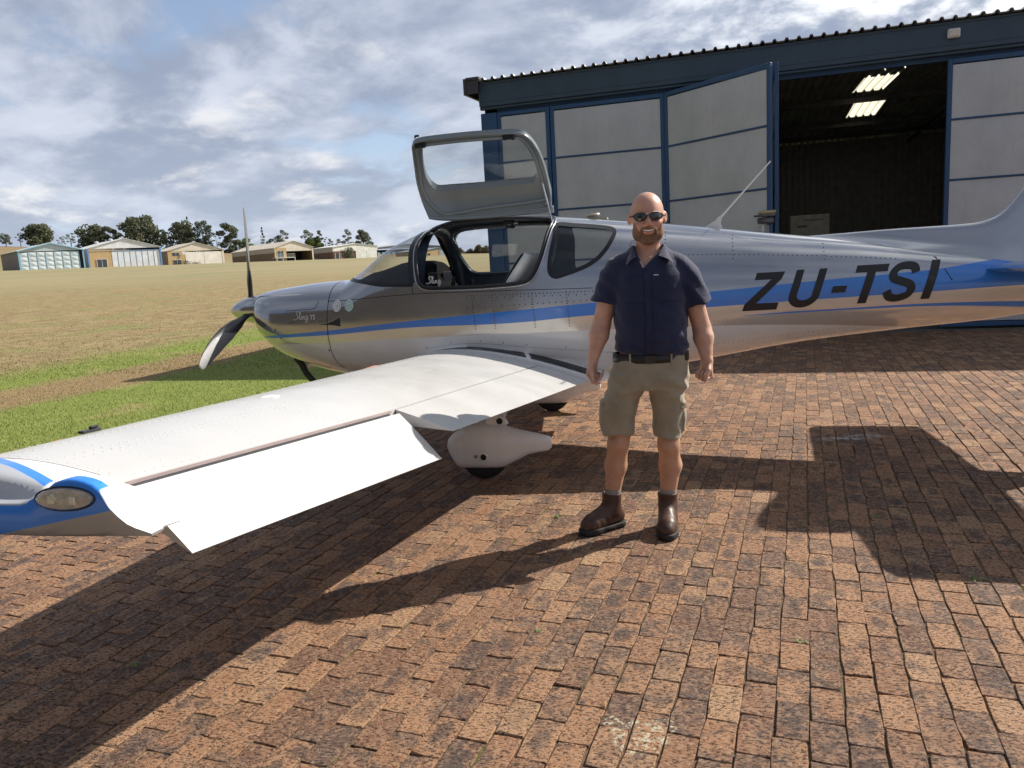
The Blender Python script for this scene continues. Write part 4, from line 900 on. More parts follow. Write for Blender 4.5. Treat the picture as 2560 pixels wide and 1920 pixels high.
outer = tmp(hull(-2.37, 4.5, .033)); cav = tmp(hull(-1.30, 1.15, .04, -.022, 72))
cws = tmp(cutter(WS, -1.2, 1.2)); cdl = tmp(cutter(DOOR, .08, 1.2)); cdr = tmp(cutter(DWIN, -1.2, -.08)); crl = tmp(cutter(inset(RWIN, .012), .08, 1.2)); crr = tmp(cutter(inset(RWIN, .012), -1.2, -.08))
me = boolean(outer, [(cav, 'DIFFERENCE'), (cws, 'DIFFERENCE'), (cdl, 'DIFFERENCE'), (cdr, 'DIFFERENCE'), (crl, 'DIFFERENCE'), (crr, 'DIFFERENCE')])
me.materials.clear(); me.materials.append(M_paint); me.materials.append(M_cabin)
for p in me.polygons:
    c = p.center; x, z = -c.x, c.z
    inside = -1.32 < x < 1.17 and abs(c.y) < half(x, z)-.012 and z < f_zt(x)-.010 and z > f_zb(x)+.010
    p.material_index = 1 if inside else 0
bm = bmesh.new(); bm.from_mesh(me); bmesh.ops.triangulate(bm, faces=[f for f in bm.faces if len(f.verts) > 4])
for e in bm.edges:
    if len(e.link_faces) == 2 and e.calc_face_angle(0) > rad(28): e.smooth = False
for f in bm.faces: f.smooth = True
bm.to_mesh(me); bm.free()
fus = bpy.data.objects.new('fuselage', me); COL.objects.link(fus); fus.parent = plane

# glazing
gs = hull(-1.55, -.6, .03, -.001, 96); gi = hull(-1.56, -.59, .03, -.005, 96)
o1 = tmp(gs); o2 = tmp(gi); cw = tmp(cutter(inset(WS, .0), -1.2, 1.2))
me = boolean(o1, [(o2, 'DIFFERENCE'), (cw, 'INTERSECT')]); sharpen(me, 40); me.materials.clear()
wsobj = link_mesh('windscreen', me, M_glass, plane); me.polygons.foreach_set('use_smooth', [True]*len(me.polygons)); kill(o1, o2, cw)
gs = tmp(hull(-.9, 1.2, .03, -.002)); gi = tmp(hull(-.91, 1.21, .03, -.006)); shell = boolean(gs, [(gi, 'DIFFERENCE')]); so_ = bpy.data.objects.new('tmp', shell); COL.objects.link(so_)
def panel(poly, y0, y1, name, mat, parent=plane):
    c = tmp(cutter(poly, y0, y1)); me = boolean(so_, [(c, 'INTERSECT')]); kill(c); me.materials.clear(); sharpen(me, 50); return link_mesh(name, me, mat, parent)
panel(inset(RWIN, .006), .08, 1.2, 'rear_window', M_glassT); panel(inset(RWIN, .006), -1.2, -.08, 'rear_window', M_glassT)
panel(DWIN, -1.2, -.08, 'door_window', M_glass)
kill(gs, gi)
# black seals and frames
m = MB()
for s_ in (1, -1): m = MB(); band(m, RWIN, RWIN_IN, .003, s_); m.build('window_seal', M_seal, plane, smooth=True)
m = MB()
inn = inset(DOOR, .02); band(m, DOOR, inset(DOOR, -.012), .004)
rim = [onhull(p, 1, .004) for p in inset(DOOR, .004)]; m.tube(rim+[rim[0]], .011, 8, caps=False)
m.build('door_seal', M_seal, plane, smooth=True)
m = MB()
rim = [onhull(p, 1, .003) for p in inset(DOOR, -.020)]; m.tube(rim+[rim[0]], .006, 8, caps=False)
m.build('door_surround', M_sil, plane, smooth=True)
m = MB()
for s_ in (1, -1):
    re_ = [p for p in WS_SIDE if p[0] > -.78 and p[1] > 1.36]
    re_ += [(-.708, 1.785), (-.70, 1.797)]
    lo_ = [p for p in WS_SIDE if p not in re_]
    rows = [[onhull((p[0]-.040, min(p[1], float(f_zt(p[0]-.040))-.002)), s_, .003), onhull((p[0]+.006, min(p[1], float(f_zt(p[0]+.006))-.002)), s_, .003)] for p in re_]; m.grid(rows)
    rows = [[onhull((p[0], p[1]+(.018 if p[0] < -.8 else .02)), s_, .003), onhull((p[0], p[1]-.006), s_, .003)] for p in lo_ if p[0] > -1.36]; m.grid(rows)
arc = [A(-.74+.0*abs(math.cos(a)), .12*math.cos(a)*1.6, float(f_zt(-.735))-.006*abs(math.cos(a))*2+.003) for a in np.linspace(0, math.pi, 12)]
m.build('windscreen_seal', M_seal, plane, smooth=True)

# grooves, rivets, screws
g = MB()
hline(g, densify([(-1.40, 1.262), (-1.2, 1.268), (-.677, 1.29), (0, 1.285), (.45, 1.277), (.721, 1.273)], 4, False))
hline(g, [(-.70, 1.35), (-.692, 1.29)])
hline(g, densify([(-1.50, 1.418), (-1.485, 1.35), (-1.469, 1.239), (-1.478, 1.018), (-1.476, .922), (-1.46, .779), (-1.408, .70)], 4, False), .0025)
hline(g, [(-1.478, 1.262), (-1.40, 1.262)]); hline(g, densify([(-1.90, 1.193), (-1.66, 1.20), (-1.60, 1.207), (-1.578, 1.235), (-1.57, 1.27)], 3, False), .0016); hline(g, [(-1.87, 1.094), (-1.48, 1.103)], .0016)
hline(g, [(3.02, 1.42), (3.10, 1.36), (3.15, 1.27), (3.19, 1.20)], .003)
hline(g, densify([(-.62, .855), (-.4, .885), (-.16, .888), (.2, .85), (.5, .82), (.9, .78)], 4, False), .0007)
hline(g, [(1.02, 1.61), (.98, 1.52), (.955, 1.42)], .0018)
g.build('panel_gap', M_line, plane, smooth=True)
r = MB()
def rivets(pts, step=.028, rr=.0054):
    for p in seglen(pts, step):
        if half(p[0], p[1]) < .01: continue
        q = Vector(onhull(p, 1, .0005)); nn = Vector(onhull(p, 1, .02))-q; r_ = Vector((0, 1, .2 if p[1] > 1.3 else 0)); dome(r, q, nn+r_*.02, rr)
rivets([(-.25, 1.255), (.72, 1.250), (1.0, 1.247)]); rivets([(-.25, 1.238), (.72, 1.228)], .06); rivets([(-.25, 1.165), (.718, 1.185)], .045)
for x in (-.21, -.05, .26, .52): rivets([(x, 1.255), (x+.02, .98)], .02)
rivets([(1.0, 1.60), (.94, 1.42)], .018); rivets([(1.03, 1.60), (.97, 1.42)], .03)
rivets([(1.05, 1.49), (1.7, 1.462), (2.3, 1.418), (2.86, 1.365)], .032)
for x, z0, z1 in ((1.24, 1.68, 1.40), (1.72, 1.63, 1.43), (2.35, 1.53, 1.39)): rivets([(x, z1), (x, z0)], .026)
rivets([(1.3, .98), (1.8, 1.0)], .03, .003); rivets([(.7, .78), (1.4, .80), (2.6, .90)], .035, .003); rivets([(1.95, 1.12), (3.0, 1.19)], .03, .0028)
rivets([(-.61, .87), (-.4, .90), (-.16, .905), (.2, .87), (.5, .84), (.9, .80)], .17, .005)
r.build('rivets', plain('rivet_head', (.09, .093, .10), .35, .4), plane, smooth=True)
for p in ((-1.49, .86), (-2.02, 1.035), (-1.97, .965)):
    m = MB(); q = Vector(onhull(p, 1, .002)); dome(m, q, (0, 1, 0), .008, .003); m.build('screw', M_line, plane)
# NACA duct
m = MB(); m.add([onhull(p, 1, .003) for p in ((-1.565, 1.075), (-1.47, 1.082), (-1.41, 1.10), (-1.355, 1.125), (-1.352, 1.055), (-1.41, 1.066), (-1.47, 1.070))], [tuple(range(7))]); m.build('air_duct', plain('duct_dark', (.03, .03, .034), .6), plane)

# ---- lettering on the hull
def glyph_mesh(name, polys, sgn=1, mat=M_blk, off=.0035):
    """polys in (x aft, z), finely cut so that they follow the curved side"""
    bm = bmesh.new()
    for poly in polys:
        vs = [bm.verts.new((p[0], 0, p[1])) for p in poly]; 
        try: bm.faces.new(vs)
        except ValueError: pass
    bmesh.ops.triangulate(bm, faces=bm.faces[:])
    bmesh.ops.remove_doubles(bm, verts=bm.verts, dist=1e-5)
    xs_ = [v.co.x for v in bm.verts]; zs_ = [v.co.z for v in bm.verts]
    for lo_, hi_, ax_ in ((min(zs_), max(zs_), (0, 0, 1)), (min(xs_), max(xs_), (1, 0, 0))):
        k = max(1, int((hi_-lo_)/.03))
        for i in range(1, k):
            c = lo_+(hi_-lo_)*i/k; bmesh.ops.bisect_plane(bm, geom=bm.verts[:]+bm.edges[:]+bm.faces[:], plane_co=Vector(ax_)*c, plane_no=ax_)
    me = bpy.data.meshes.new(name)
    for v in bm.verts: v.co = Vector(onhull((v.co.x, v.co.z), sgn, off))
    bmesh.ops.recalc_face_normals(bm, faces=bm.faces); bm.to_mesh(me); bm.free(); return link_mesh(name, me, mat, plane, True)
H_, SL = .268, .30        # height and slant
def tr_(x0, base, pts, rise=.005): return [(x0+u+v*SL*1.05, base+v+(u)*rise) for u, v in pts]
def strip(path, w):
    P_ = [Vector(p) for p in path]; L = []; R_ = []
    for i, p in enumerate(P_):
        t_ = (P_[min(i+1, len(P_)-1)]-P_[max(i-1, 0)]).normalized(); nn = Vector((-t_.y, t_.x))*w/2; L.append(p+nn); R_.append(p-nn)
    return [[L[i], L[i+1], R_[i+1], R_[i]] for i in range(len(P_)-1)]
B_ = .052
let = []
x = 1.78
let.append((x, [[(0, 0), (.235, 0), (.235, .05), (.078, .05), (0, .045)], [(0, .045), (.078, .05), (.205, .218), (.135, .218)], [(.02, .218), (.205, .218), (.215, H_), (.02, H_)]]))
x = 2.075
pth = [(.028, H_)]+[(.028, .09)]+[(.028+.077-.077*math.cos(a), .09-.062*math.sin(a)) for a in np.linspace(.2, math.pi-.2, 9)]+[(.182, .09), (.182, H_)]
let.append((x, [[(0, .08), (B_, .085), (B_, H_), (0, H_)], [(.182-B_/2+.026-.026, .085), (.182+B_/2, .08), (.182+B_/2, H_), (.182-B_/2, H_)]]+strip([(B_/2+.079-.079*math.cos(a), .088-.063*math.sin(a)) for a in np.linspace(0, math.pi, 14)], B_)))
x = 2.36
let.append((x, [[(0, .088), (.095, .088), (.095, .134), (0, .134)]]))
x = 2.485
let.append((x, [[(0, H_-.050), (.215, H_-.050), (.215, H_), (0, H_)], [(.08, 0), (.137, 0), (.137, H_-.05), (.08, H_-.05)]]))
x = 2.715
sp = densify([(.022, .075), (.05, .033), (.105, .022), (.165, .040), (.182, .078), (.16, .115), (.10, .138), (.045, .160), (.030, .198), (.055, .236), (.105, .247), (.158, .236), (.180, .195)], 4, False)
let.append((x, strip(sp, .052)))
x = 2.985
let.append((x, [[(0, 0), (.057, 0), (.057, H_), (0, H_)]]))
for i, (x0, polys) in enumerate(let):
    glyph_mesh('registration_letter', [tr_(x0, 1.052+.03*(x0-1.78)/1.2*.9, pl_) for pl_ in polys])

def text_mesh(s_, size, shear=0., bold=0.):
    cu = bpy.data.curves.new('txt', 'FONT'); cu.body = s_; cu.size = size; cu.shear = shear; cu.offset = bold; cu.resolution_u = 3
    o = bpy.data.objects.new('txt', cu); COL.objects.link(o); dg = bpy.context.evaluated_depsgraph_get(); me = bpy.data.meshes.new_from_object(o.evaluated_get(dg)); kill(o); return me
def hull_text(name, s_, x0, z0, size, shear, bold, mat, rise=0.):
    me = text_mesh(s_, size, shear, bold)
    for v in me.vertices: v.co = onhull((x0+v.co.x, z0+v.co.y+v.co.x*rise), 1, .004)
    return link_mesh(name, me, mat, plane)
# script word drawn as strokes, then the two capitals
M_let = plain('silver_letter', (.85, .85, .84), .4)
def pen(paths, x0, z0, s_, w, name='script_lettering'):
    polys = []
    m = MB()
    for pth in paths:
        P_ = densify(pth, 5, False); P_ = [Vector((x0+p[0]*s_, z0+p[1]*s_)) for p in P_]; rows = []
        for i, p in enumerate(P_):
            t_ = (P_[min(i+1, len(P_)-1)]-P_[max(i-1, 0)]).normalized(); nn = Vector((-t_.y, t_.x))*w*(.65+.5*abs(t_.y)); rows.append([onhull(p+nn, 1, .004), onhull(p-nn, 1, .004)])
        m.grid(rows)
    return m.build(name, M_let, plane, smooth=True)
S_ = [[(.95, .82), (.80, 1.0), (.60, .98), (.50, .80), (.62, .60), (.70, .38), (.55, .10), (.25, 0), (.0, .12)]]
S_ += [[(.72, .10), (1.0, .45), (1.15, .85), (1.08, .98), (.98, .75), (.98, .25), (1.06, .04), (1.2, .10)], [(1.25, .45), (1.2, .15), (1.27, .03), (1.42, .12)], [(1.30, .66), (1.31, .68)], [(1.45, .42), (1.42, .05), (1.55, .38), (1.66, .42), (1.66, .10), (1.74, .03), (1.85, .10)], [(2.18, .40), (2.0, .46), (1.88, .25), (1.95, .06), (2.1, .10), (2.2, .42), (2.14, -.15), (1.98, -.38), (1.85, -.25), (2.1, .0), (2.36, .12)]]
pen(S_, -1.812, 1.118, .068, .0022)
hull_text('lettering', 'TS', -1.644, 1.118, .052, .1, .0006, M_let, .03)

# round stickers
for (x, z, c1, c2, lb) in ((-1.378, 1.222, (.88, .88, .88), (.35, .38, .45), 'white round sticker with a grey emblem'), (-1.262, 1.222, (.62, .80, .77), (.10, .26, .24), 'pale green round sticker with darker markings')):
    m = MB(); q = [onhull((x+.040*math.cos(a), z+.048*math.sin(a)), 1, .0035) for a in np.linspace(0, 2*math.pi, 33)[:-1]]; m.add(q+[onhull((x, z), 1, .0035)], [(i, (i+1) % 32, 32) for i in range(32)])
    o = m.build('sticker', plain('sticker_'+lb[:3], c1, .5), plane); o['label'] = lb
    m = MB()
    ro, ri = .034, .030
    m.grid([[onhull((x+ro*math.cos(a)*.83, z+ro*math.sin(a)), 1, .0055), onhull((x+ri*math.cos(a)*.83, z+ri*math.sin(a)), 1, .0055)] for a in np.linspace(0, 2*math.pi, 29)])
    for k in range(5):
        zz_ = z-.014+k*.007; L = .014-.002*abs(k-2)+(.004 if k == 2 else 0)
        m.grid([[onhull((x-L+.003*k, zz_), 1, .0055), onhull((x+L-.002*k, zz_+.001), 1, .0055)], [onhull((x-L+.003*k, zz_+.0025), 1, .0055), onhull((x+L-.002*k, zz_+.004), 1, .0055)]])
    m.build('emblem', plain('emblem_'+lb[:3], c2, .5), o)

# ---- cockpit
m = MB()
for x0, x1 in ((-1.29, 1.14),):
    rows = []
    for x in np.linspace(x0, x1, 20): rows.append([A(x, y, .72) for y in np.linspace(-.93, .93, 9)*float(half(x, .80)-.03)])
    m.grid(rows)
m.build('cabin_floor', M_seal, plane)
dash = MB(); prof = [(-.80, 1.0), (-.86, 1.3), (-1.30, 1.35), (-1.30, 1.385), (-1.08, 1.47), (-.88, 1.535), (-.80, 1.545), (-.735, 1.53), (-.70, 1.50), (-.685, 1.43), (-.66, 1.37), (-.62, 1.30), (-.62, 1.0)]
rows = []
for y in np.linspace(-.50, .50, 25):
    k = 1-.55*max(0, (abs(y)-.24)/.26)**2
    r_ = []
    for px_, pz in prof:
        zz_ = 1.0+(pz-1.0)*(.72+.28*k) if pz > 1.2 and px_ > -1. else pz
        r_.append(A(px_, math.copysign(min(abs(y), max(.02, float(half(px_, zz_))-.035)), y), zz_))
    rows.append(r_)
dash.grid(rows, closed_v=True); dash.f.append(tuple(range(13))); dash.f.append(tuple(24*13+k for k in range(13))); dash.m += [0, 0]; dash.build('instrument_panel', plain('dash_black', (.010, .010, .011), .95, spec=.05), plane, smooth=True)
m = MB()
for y0 in (-.26, .10):
    m.box(A(-.662, y0+.08, 1.385), (.012, .22, .12), bev=.006)
m.build('screen', plain('avionics_screen', (.01, .012, .016), .35, spec=.3), plane)
m = MB()
for k in range(9): m.box(A(-.648+.002*(k % 3), .26+.022*(k % 3), 1.30+.025*(k//3)), (.012, .012, .012), bev=.003)
for k in range(4): m.tube([A(-.65, -.2+.1*k, 1.285), A(-.615, -.2+.1*k, 1.285)], .01, 8)
m.build('switch', plain('switch_white', (.55, .55, .52), .4), plane)
m = MB(); m.tube([A(-.48, -.22, 1.0), A(-.45, -.22, 1.36)], [.013, .018], 10); m.build('control_stick', M_seal, plane)
m = MB(); m.tube([A(-.48, .28, 1.0), A(-.47, .28, 1.22), A(-.45, .28, 1.36)], [.013, .012, .018], 10); m.tube([A(-.45, .28, 1.355), A(-.44, .28, 1.40)], .014, 8)
m.build('control_stick', M_seal, plane)
m = MB(); m.box(A(-.62, .38, 1.335), (.012, .10, .07), bev=.004); lp = m.build('name_plate', plain('plate_black', (.01, .01, .012), .4), plane)
m = MB()
for pth in S_:
    P_ = densify(pth, 4, False); rows = []
    for i, p in enumerate(P_):
        a_, b_ = P_[max(i-1, 0)], P_[min(i+1, len(P_)-1)]; t_ = Vector((b_[0]-a_[0], b_[1]-a_[1])).normalized(); nn = Vector((-t_.y, t_.x))*.05
        rows.append([A(-.60+(p[0]+nn.x)*.055, .505, 1.362+(p[1]+nn.y)*.055), A(-.60+(p[0]-nn.x)*.055, .505, 1.362+(p[1]-nn.y)*.055)])
    m.grid(rows)
m.build('lettering', plain('letter_white', (.8, .8, .78), .4), plane)
# seats
M_seat = plain('grey_suede', (.78, .78, .75), .85, bump=.2, bscale=120); M_leather = plain('black_leather', (.02, .02, .022), .45)
for y0 in (.27, -.27):
    st = empty('seat'); st.parent = plane; st.location = (0, 0, 0)
    m = MB(); rows = []
    for f in np.linspace(0, 1, 9):      # backrest leaning aft
        x = -.10+.33*f; z = 1.02+.52*f; hw = .215*(1-.30*max(0, (f-.62)/.38)**2); th = .075*(1-.45*f)
        rows.append([A(x+th*math.cos(a)*.9-.02, y0+hw*math.copysign(abs(math.sin(a))**.5, math.sin(a)), z-th*.55*math.cos(a)) for a in np.linspace(0, 2*math.pi, 25)[:-1]])
    m.grid(rows, closed_v=True); m.f.append(tuple(range(8*24, 9*24))); m.m.append(0); m.build('backrest', M_seat, st, smooth=True)
    m = MB(); rows = []
    for f in np.linspace(0, .98, 9):
        x = -.10+.33*f; z = 1.02+.52*f; hw = .16*(1-.25*max(0, (f-.62)/.38)**2)
        rows.append([A(x-.062*(1-.3*f)-.024-(.016 if abs(u) < .9 else 0), y0+hw*u, z+.033*(1-.3*f)) for u in np.linspace(-1, 1, 7)])
    m.grid(rows); m.build('cushion', M_leather, st, smooth=True)
    m = MB(); m.box(A(-.32, y0, 1.02), (.46, .42, .12), bev=.04); m.build('squab', M_seat, st)
m = MB(); rows = []
for f in np.linspace(0, 1, 6): rows.append([A(.78+.14*f, y, 1.0+.5*f) for y in np.linspace(-.46, .46, 9)])
m.grid(rows); m.build('rear_seat', M_leather, plane, smooth=True)
# centre tunnel, throttle, interior pillars
m = MB(); m.box(A(-.35, 0, 1.05), (.8, .14, .30), bev=.03); m.build('console', M_cabin, plane)
m = MB(); m.box(A(-.02, .0, f_zt(0)-.05), (.10, .16, .03), bev=.01); m.tube([A(.0, .03, f_zt(0)-.06), A(.0, .03, f_zt(0)-.10)], .012, 8); m.tube([A(-.05, .05, f_zt(0)-.09), A(.03, .05, f_zt(0)-.09)], .008, 8); m.build('overhead_console', M_seal, plane)
m = MB(); rim = [onhull(p, -1, -.03) for p in inset(DWIN, -.02)]; m.tube(rim+[rim[0]], .016, 8, caps=False); m.build('window_trim', M_cabin, plane, smooth=True)
# roof hoop between windscreen and doors, both sides
m = MB(); rows = []
for a in np.linspace(.12, math.pi-.12, 33):
    r_ = []
    for x, off in ((-.715, -.024), (-.705, -.040), (-.66, -.046), (-.615, -.040), (-.605, -.024)):
        zt_, w_, zm_ = f_zt(x)+off, f_w(x)+off, f_zm(x); nu = f_nu(x)
        r_.append(A(x, w_*math.copysign(abs(math.cos(a))**(2/nu), math.cos(a)), zm_+(zt_-zm_)*abs(math.sin(a))**(2/nu)))
    rows.append(r_)
m.grid(rows); m.build('roll_hoop', M_cabin, plane, smooth=True)

# ---- raised gull-wing door
HY, HZ = .17, float(f_zt(-.1))+.012
TH = rad(113)
dshell_o = tmp(hull(-.80, .45, .025, .0)); dshell_i = tmp(hull(-.81, .46, .025, -.034, 72)); cd_ = tmp(cutter(inset(DOOR, .006), .10, 1.2)); cw_ = tmp(cutter(DWINL, .05, 1.2))
me = boolean(dshell_o, [(dshell_i, 'DIFFERENCE'), (cd_, 'INTERSECT'), (cw_, 'DIFFERENCE')]); kill(dshell_o, dshell_i, cd_, cw_)
def swing(me):
    R = Matrix.Rotation(TH, 4, 'X')      # lifts +y upwards
    T = Matrix.Translation((0, HY, HZ+.018)) @ R @ Matrix.Translation((0, -HY, -HZ)); me.transform(T)
me.materials.clear(); me.materials.append(M_sil); me.materials.append(M_trim)
for p in me.polygons:
    c = p.center; p.material_index = 0 if abs(c.y) > half(-c.x, c.z)-.010 or c.z > f_zt(-c.x)-.008 else 1
swing(me); sharpen(me, 30); door = link_mesh('cabin_door', me, None, plane)
c = tmp(cutter(DWINL, .05, 1.2)); me = boolean(so_, [(c, 'INTERSECT')]); kill(c); me.materials.clear(); swing(me); sharpen(me, 50); link_mesh('window', me, M_glassT, door)
def swung(pts):
    R = Matrix.Rotation(TH, 4, 'X'); T = Matrix.Translation((0, HY, HZ+.018)) @ R @ Matrix.Translation((0, -HY, -HZ)); return [T @ Vector(p) for p in pts]
m = MB()
for q, off in ((inset(DOOR, .012), -.030), (inset(DOOR, .045), -.040)):
    rim = swung([onhull(p, 1, off) for p in q]); m.tube(rim+[rim[0]], .010 if off > -.035 else .013, 8, caps=False)
m.build('inner_frame', M_trim, door, smooth=True)
m = MB(); rim = swung([onhull(p, 1, -.022) for p in inset(DWINL, -.004)]); m.tube(rim+[rim[0]], .004, 6, caps=False); m.build('window_seal', M_seal, door, smooth=True)
def latch(x, z, name):
    m = MB(); p = swung([onhull((x, z), 1, -.045)])[0]; p2 = swung([onhull((x+.07, z), 1, -.045)])[0]
    m.box((p+p2)/2, (.095, .03, .035), bev=.006); m.tube([p, p+Vector((0, .02, -.02)), p2+Vector((0, .02, -.01))], .006, 6); m.box(p2+Vector((0, .02, -.012)), (.02, .01, .03), bev=.003); m.build(name, M_seal, door)
latch(-.595, 1.362, 'latch'); latch(.10, 1.365, 'latch')
m = MB(); p = swung([onhull((-.60, 1.345), 1, .004)])[0]; m.tube([p, p+Vector((-.0, 0, .015)), p+Vector((-.03, 0, .016))], .009, 8); m.build('outer_handle', M_seal, door)
# hinge arms and gas strut
for x in (-.50, .36):
    m = MB(); m.box(A(x, HY+.005, HZ+.005), (.045, .012, .06), bev=.003); m.build('hinge_arm', M_sil, door)
m = MB(); s0 = Vector(A(.395, .32, 1.775)); s1 = swung([onhull((.31, 1.70), 1, -.03)])[0]; m.tube([s0, s0.lerp(s1, .45)], .0055, 8); m.tube([s0.lerp(s1, .40), s1], .010, 10); m.build('gas_strut', material('strut_chrome', lambda t, b: setp(t, b, (.55, .56, .58), .18, .95)), door)
kill(so_, outer, cav, cws, cdl, cdr, crl, crr)

# ---- spinner and propeller
SPZ = 1.193
m = MB(); prof = [(0, 0.002), (.008, .022), (.03, .047), (.07, .076), (.12, .101), (.18, .121), (.235, .131), (.262, .133), (.268, .128)]
m.lathe(A(-2.715, 0, SPZ), (-1, 0, 0), [(a*1.24, b_) for a, b_ in prof], 40); m.build('spinner', material('polished_spinner', lambda t, b: setp(t, b, t.mix(t.noise(t.node('TexCoord').outputs['Object'], 8, 4), (.50, .52, .54), (.62, .63, .64)), .16, .95, normal=t.bump(t.noise(t.node('TexCoord').outputs['Object'], 60, 3), .03, .01))), plane, smooth=True)
m = MB(); m.lathe(A(-2.385, 0, SPZ), (-1, 0, 0), [(0, .122), (.03, .122), (.04, .10)], 32); m.tube([A(-2.47, 0, SPZ), A(-2.3, 0, SPZ)], .10, 20); m.build('hub', M_seal, plane, smooth=True)
def fblade(t, b):
    g_ = t.node('TexCoord').outputs['Object']; at_ = t.node('Attribute'); at_.attribute_name = 'part'; a3 = t.node('SeparateColor'); t.put(a3.inputs[0], at_.outputs['Color'])
    n = t.noise(g_, 30, 4, .7); edge = t.mapr(t.math('ADD', a3.outputs[0], t.math('MULTIPLY', t.math('SUBTRACT', n, .5), .02)), .49, .51)
    c = t.mix(edge, (.012, .012, .014), t.mix(n, (.13, .135, .14), (.22, .22, .22))); c = t.mix(t.mapr(a3.outputs[1], .955, .965), c, (.5, .5, .48))
    setp(t, b, c, t.mapr(edge, 0, 1, .35, .6, False), t.math('MULTIPLY', edge, .45), spec=.5, coat=.3)
M_blade = material('propeller_blade', fblade)
def blade(phi, name='propeller_blade'):
    rs = np.linspace(.10, .945, 26); V = []; cols = []
    radial = Vector((0, math.cos(phi), math.sin(phi))); tang = Vector((0, -math.sin(phi), math.cos(phi))); fwd = Vector((1, 0, 0)); nch = 14
    for r_ in rs:
        f = (r_-.10)/.845; ch = float(np.interp(f, [0, .08, .2, .4, .65, .85, .95, 1], [.055, .062, .105, .135, .128, .10, .07, .012])); th = ch*float(np.interp(f, [0, .1, .3, 1], [.95, .6, .22, .10]))
        beta = rad(float(np.interp(f, [0, .2, .6, 1], [58, 46, 27, 20]))); sweep = .018*math.sin(f*math.pi)-.030*f**3
        ct = tang*math.cos(beta)+fwd*math.sin(beta); nt = -tang*math.sin(beta)+fwd*math.cos(beta)
        c0 = Vector(A(-2.50, 0, SPZ))+radial*r_+ct*sweep; row = []
        for k in range(nch):
            a = 2*math.pi*k/nch; u = math.cos(a)*ch/2; v = math.sin(a)*th/2*(1-.5*abs(math.cos(a))**3); row.append(c0+ct*u+nt*v)
            div = np.interp(f, [0, .3, .38, .48, .62, 1], [-1, -1, .0, .45, .75, 1.0]); side_ = math.cos(a) < div if True else 0
            cols.append((1. if (f > .30 and -math.cos(a) > -div) else 0., math.cos(a)*-1 if f > .3 else 0, 0, 1))
        V.append(row)
    m = MB(); m.grid(V, closed_v=True); m.f.append(tuple(range(25*nch, 26*nch))); m.m.append(0); o = m.build(name, M_blade, plane, smooth=True, recalc=True)
    a = o.data.color_attributes.new('part', 'FLOAT_COLOR', 'POINT'); a.data.foreach_set('color', np.array(cols, np.float32).ravel()); return o
for ph in (93, -25, 213): blade(rad(ph))

# ---- wings
def yt(s_): return 5*.135*(.2969*np.sqrt(s_)-.126*s_-.3516*s_**2+.2843*s_**3-.1015*s_**4)
def camb(s_): return .045*4*s_*(1-s_)*(1-.35*s_)
def wing_ref(L):
    xl = -.665+.012*(L-.6); xt = float(np.interp(L, [.36, .797, .80, 2.97, 4.67, 4.8], [.83, .80, .695, .42, .245, .235])); zl = .755+.052*(L-.6); zt_ = float(np.interp(L, [.36, .797, .80, 2.97, 4.67], [.60, .612, .618, .748, .893]))
    return xl, xt, zl, zt_
def wsurf(L, s_, up=True):
    xl, xt, zl, zt_ = wing_ref(L); c = xt-xl; x = xl+c*s_; z = zl+(zt_-zl)*s_+c*(camb(s_)+(yt(s_) if up else -yt(s_)*.82)); return x, float(z)
def s_at(L, x): xl, xt, _, _ = wing_ref(L); return (x-xl)/(xt-xl)
def hinge(L): return float(np.interp(L, [.6, .7, 2.97, 4.52, 4.8], [.36, .35, .14, .014, -.01]))
def wing_loop(L, s0, s1, n=22):
    ss = s0+(s1-s0)*(1-np.cos(np.linspace(0, math.pi, n)))/2 if s0 == 0 else np.linspace(s0, s1, 8)
    up = [wsurf(L, s_) for s_ in ss[::-1]]; lo_ = [wsurf(L, s_, False) for s_ in ss[(1 if s0 == 0 else 0):]]
    return up+lo_
def fwing(t, b):
    o = t.node('TexCoord').outputs['Object']; c = t.mix(t.mapr(t.noise(o, 1.8, 5, .6), .35, .75, 0, .5), (.53, .527, .515), (.46, .455, .44))
    c = t.mix(t.mapr(t.noise(o, 25, 4, .7), .62, .8, 0, .25), c, (.5, .46, .40))
    # faint pillowing between ribs
    w = t.node('TexWave'); w.bands_direction = 'Y'; w.inputs['Scale'].default_value = .8; t.put(w.inputs['Vector'], o)
    h = t.math('ADD', t.math('MULTIPLY', w.outputs['Fac'], .35), t.noise(o, 3.2, 2, .4))
    setp(t, b, c, t.mapr(t.noise(o, 4, 4), .3, .7, .27, .4), 0, spec=.5, coat=.25, coat_rough=.12, normal=t.bump(h, .09, .03))
M_wing = material('wing_white', fwing)
M_walk = plain('walkway_black', (.015, .015, .016), .9, bump=.5, bscale=300)
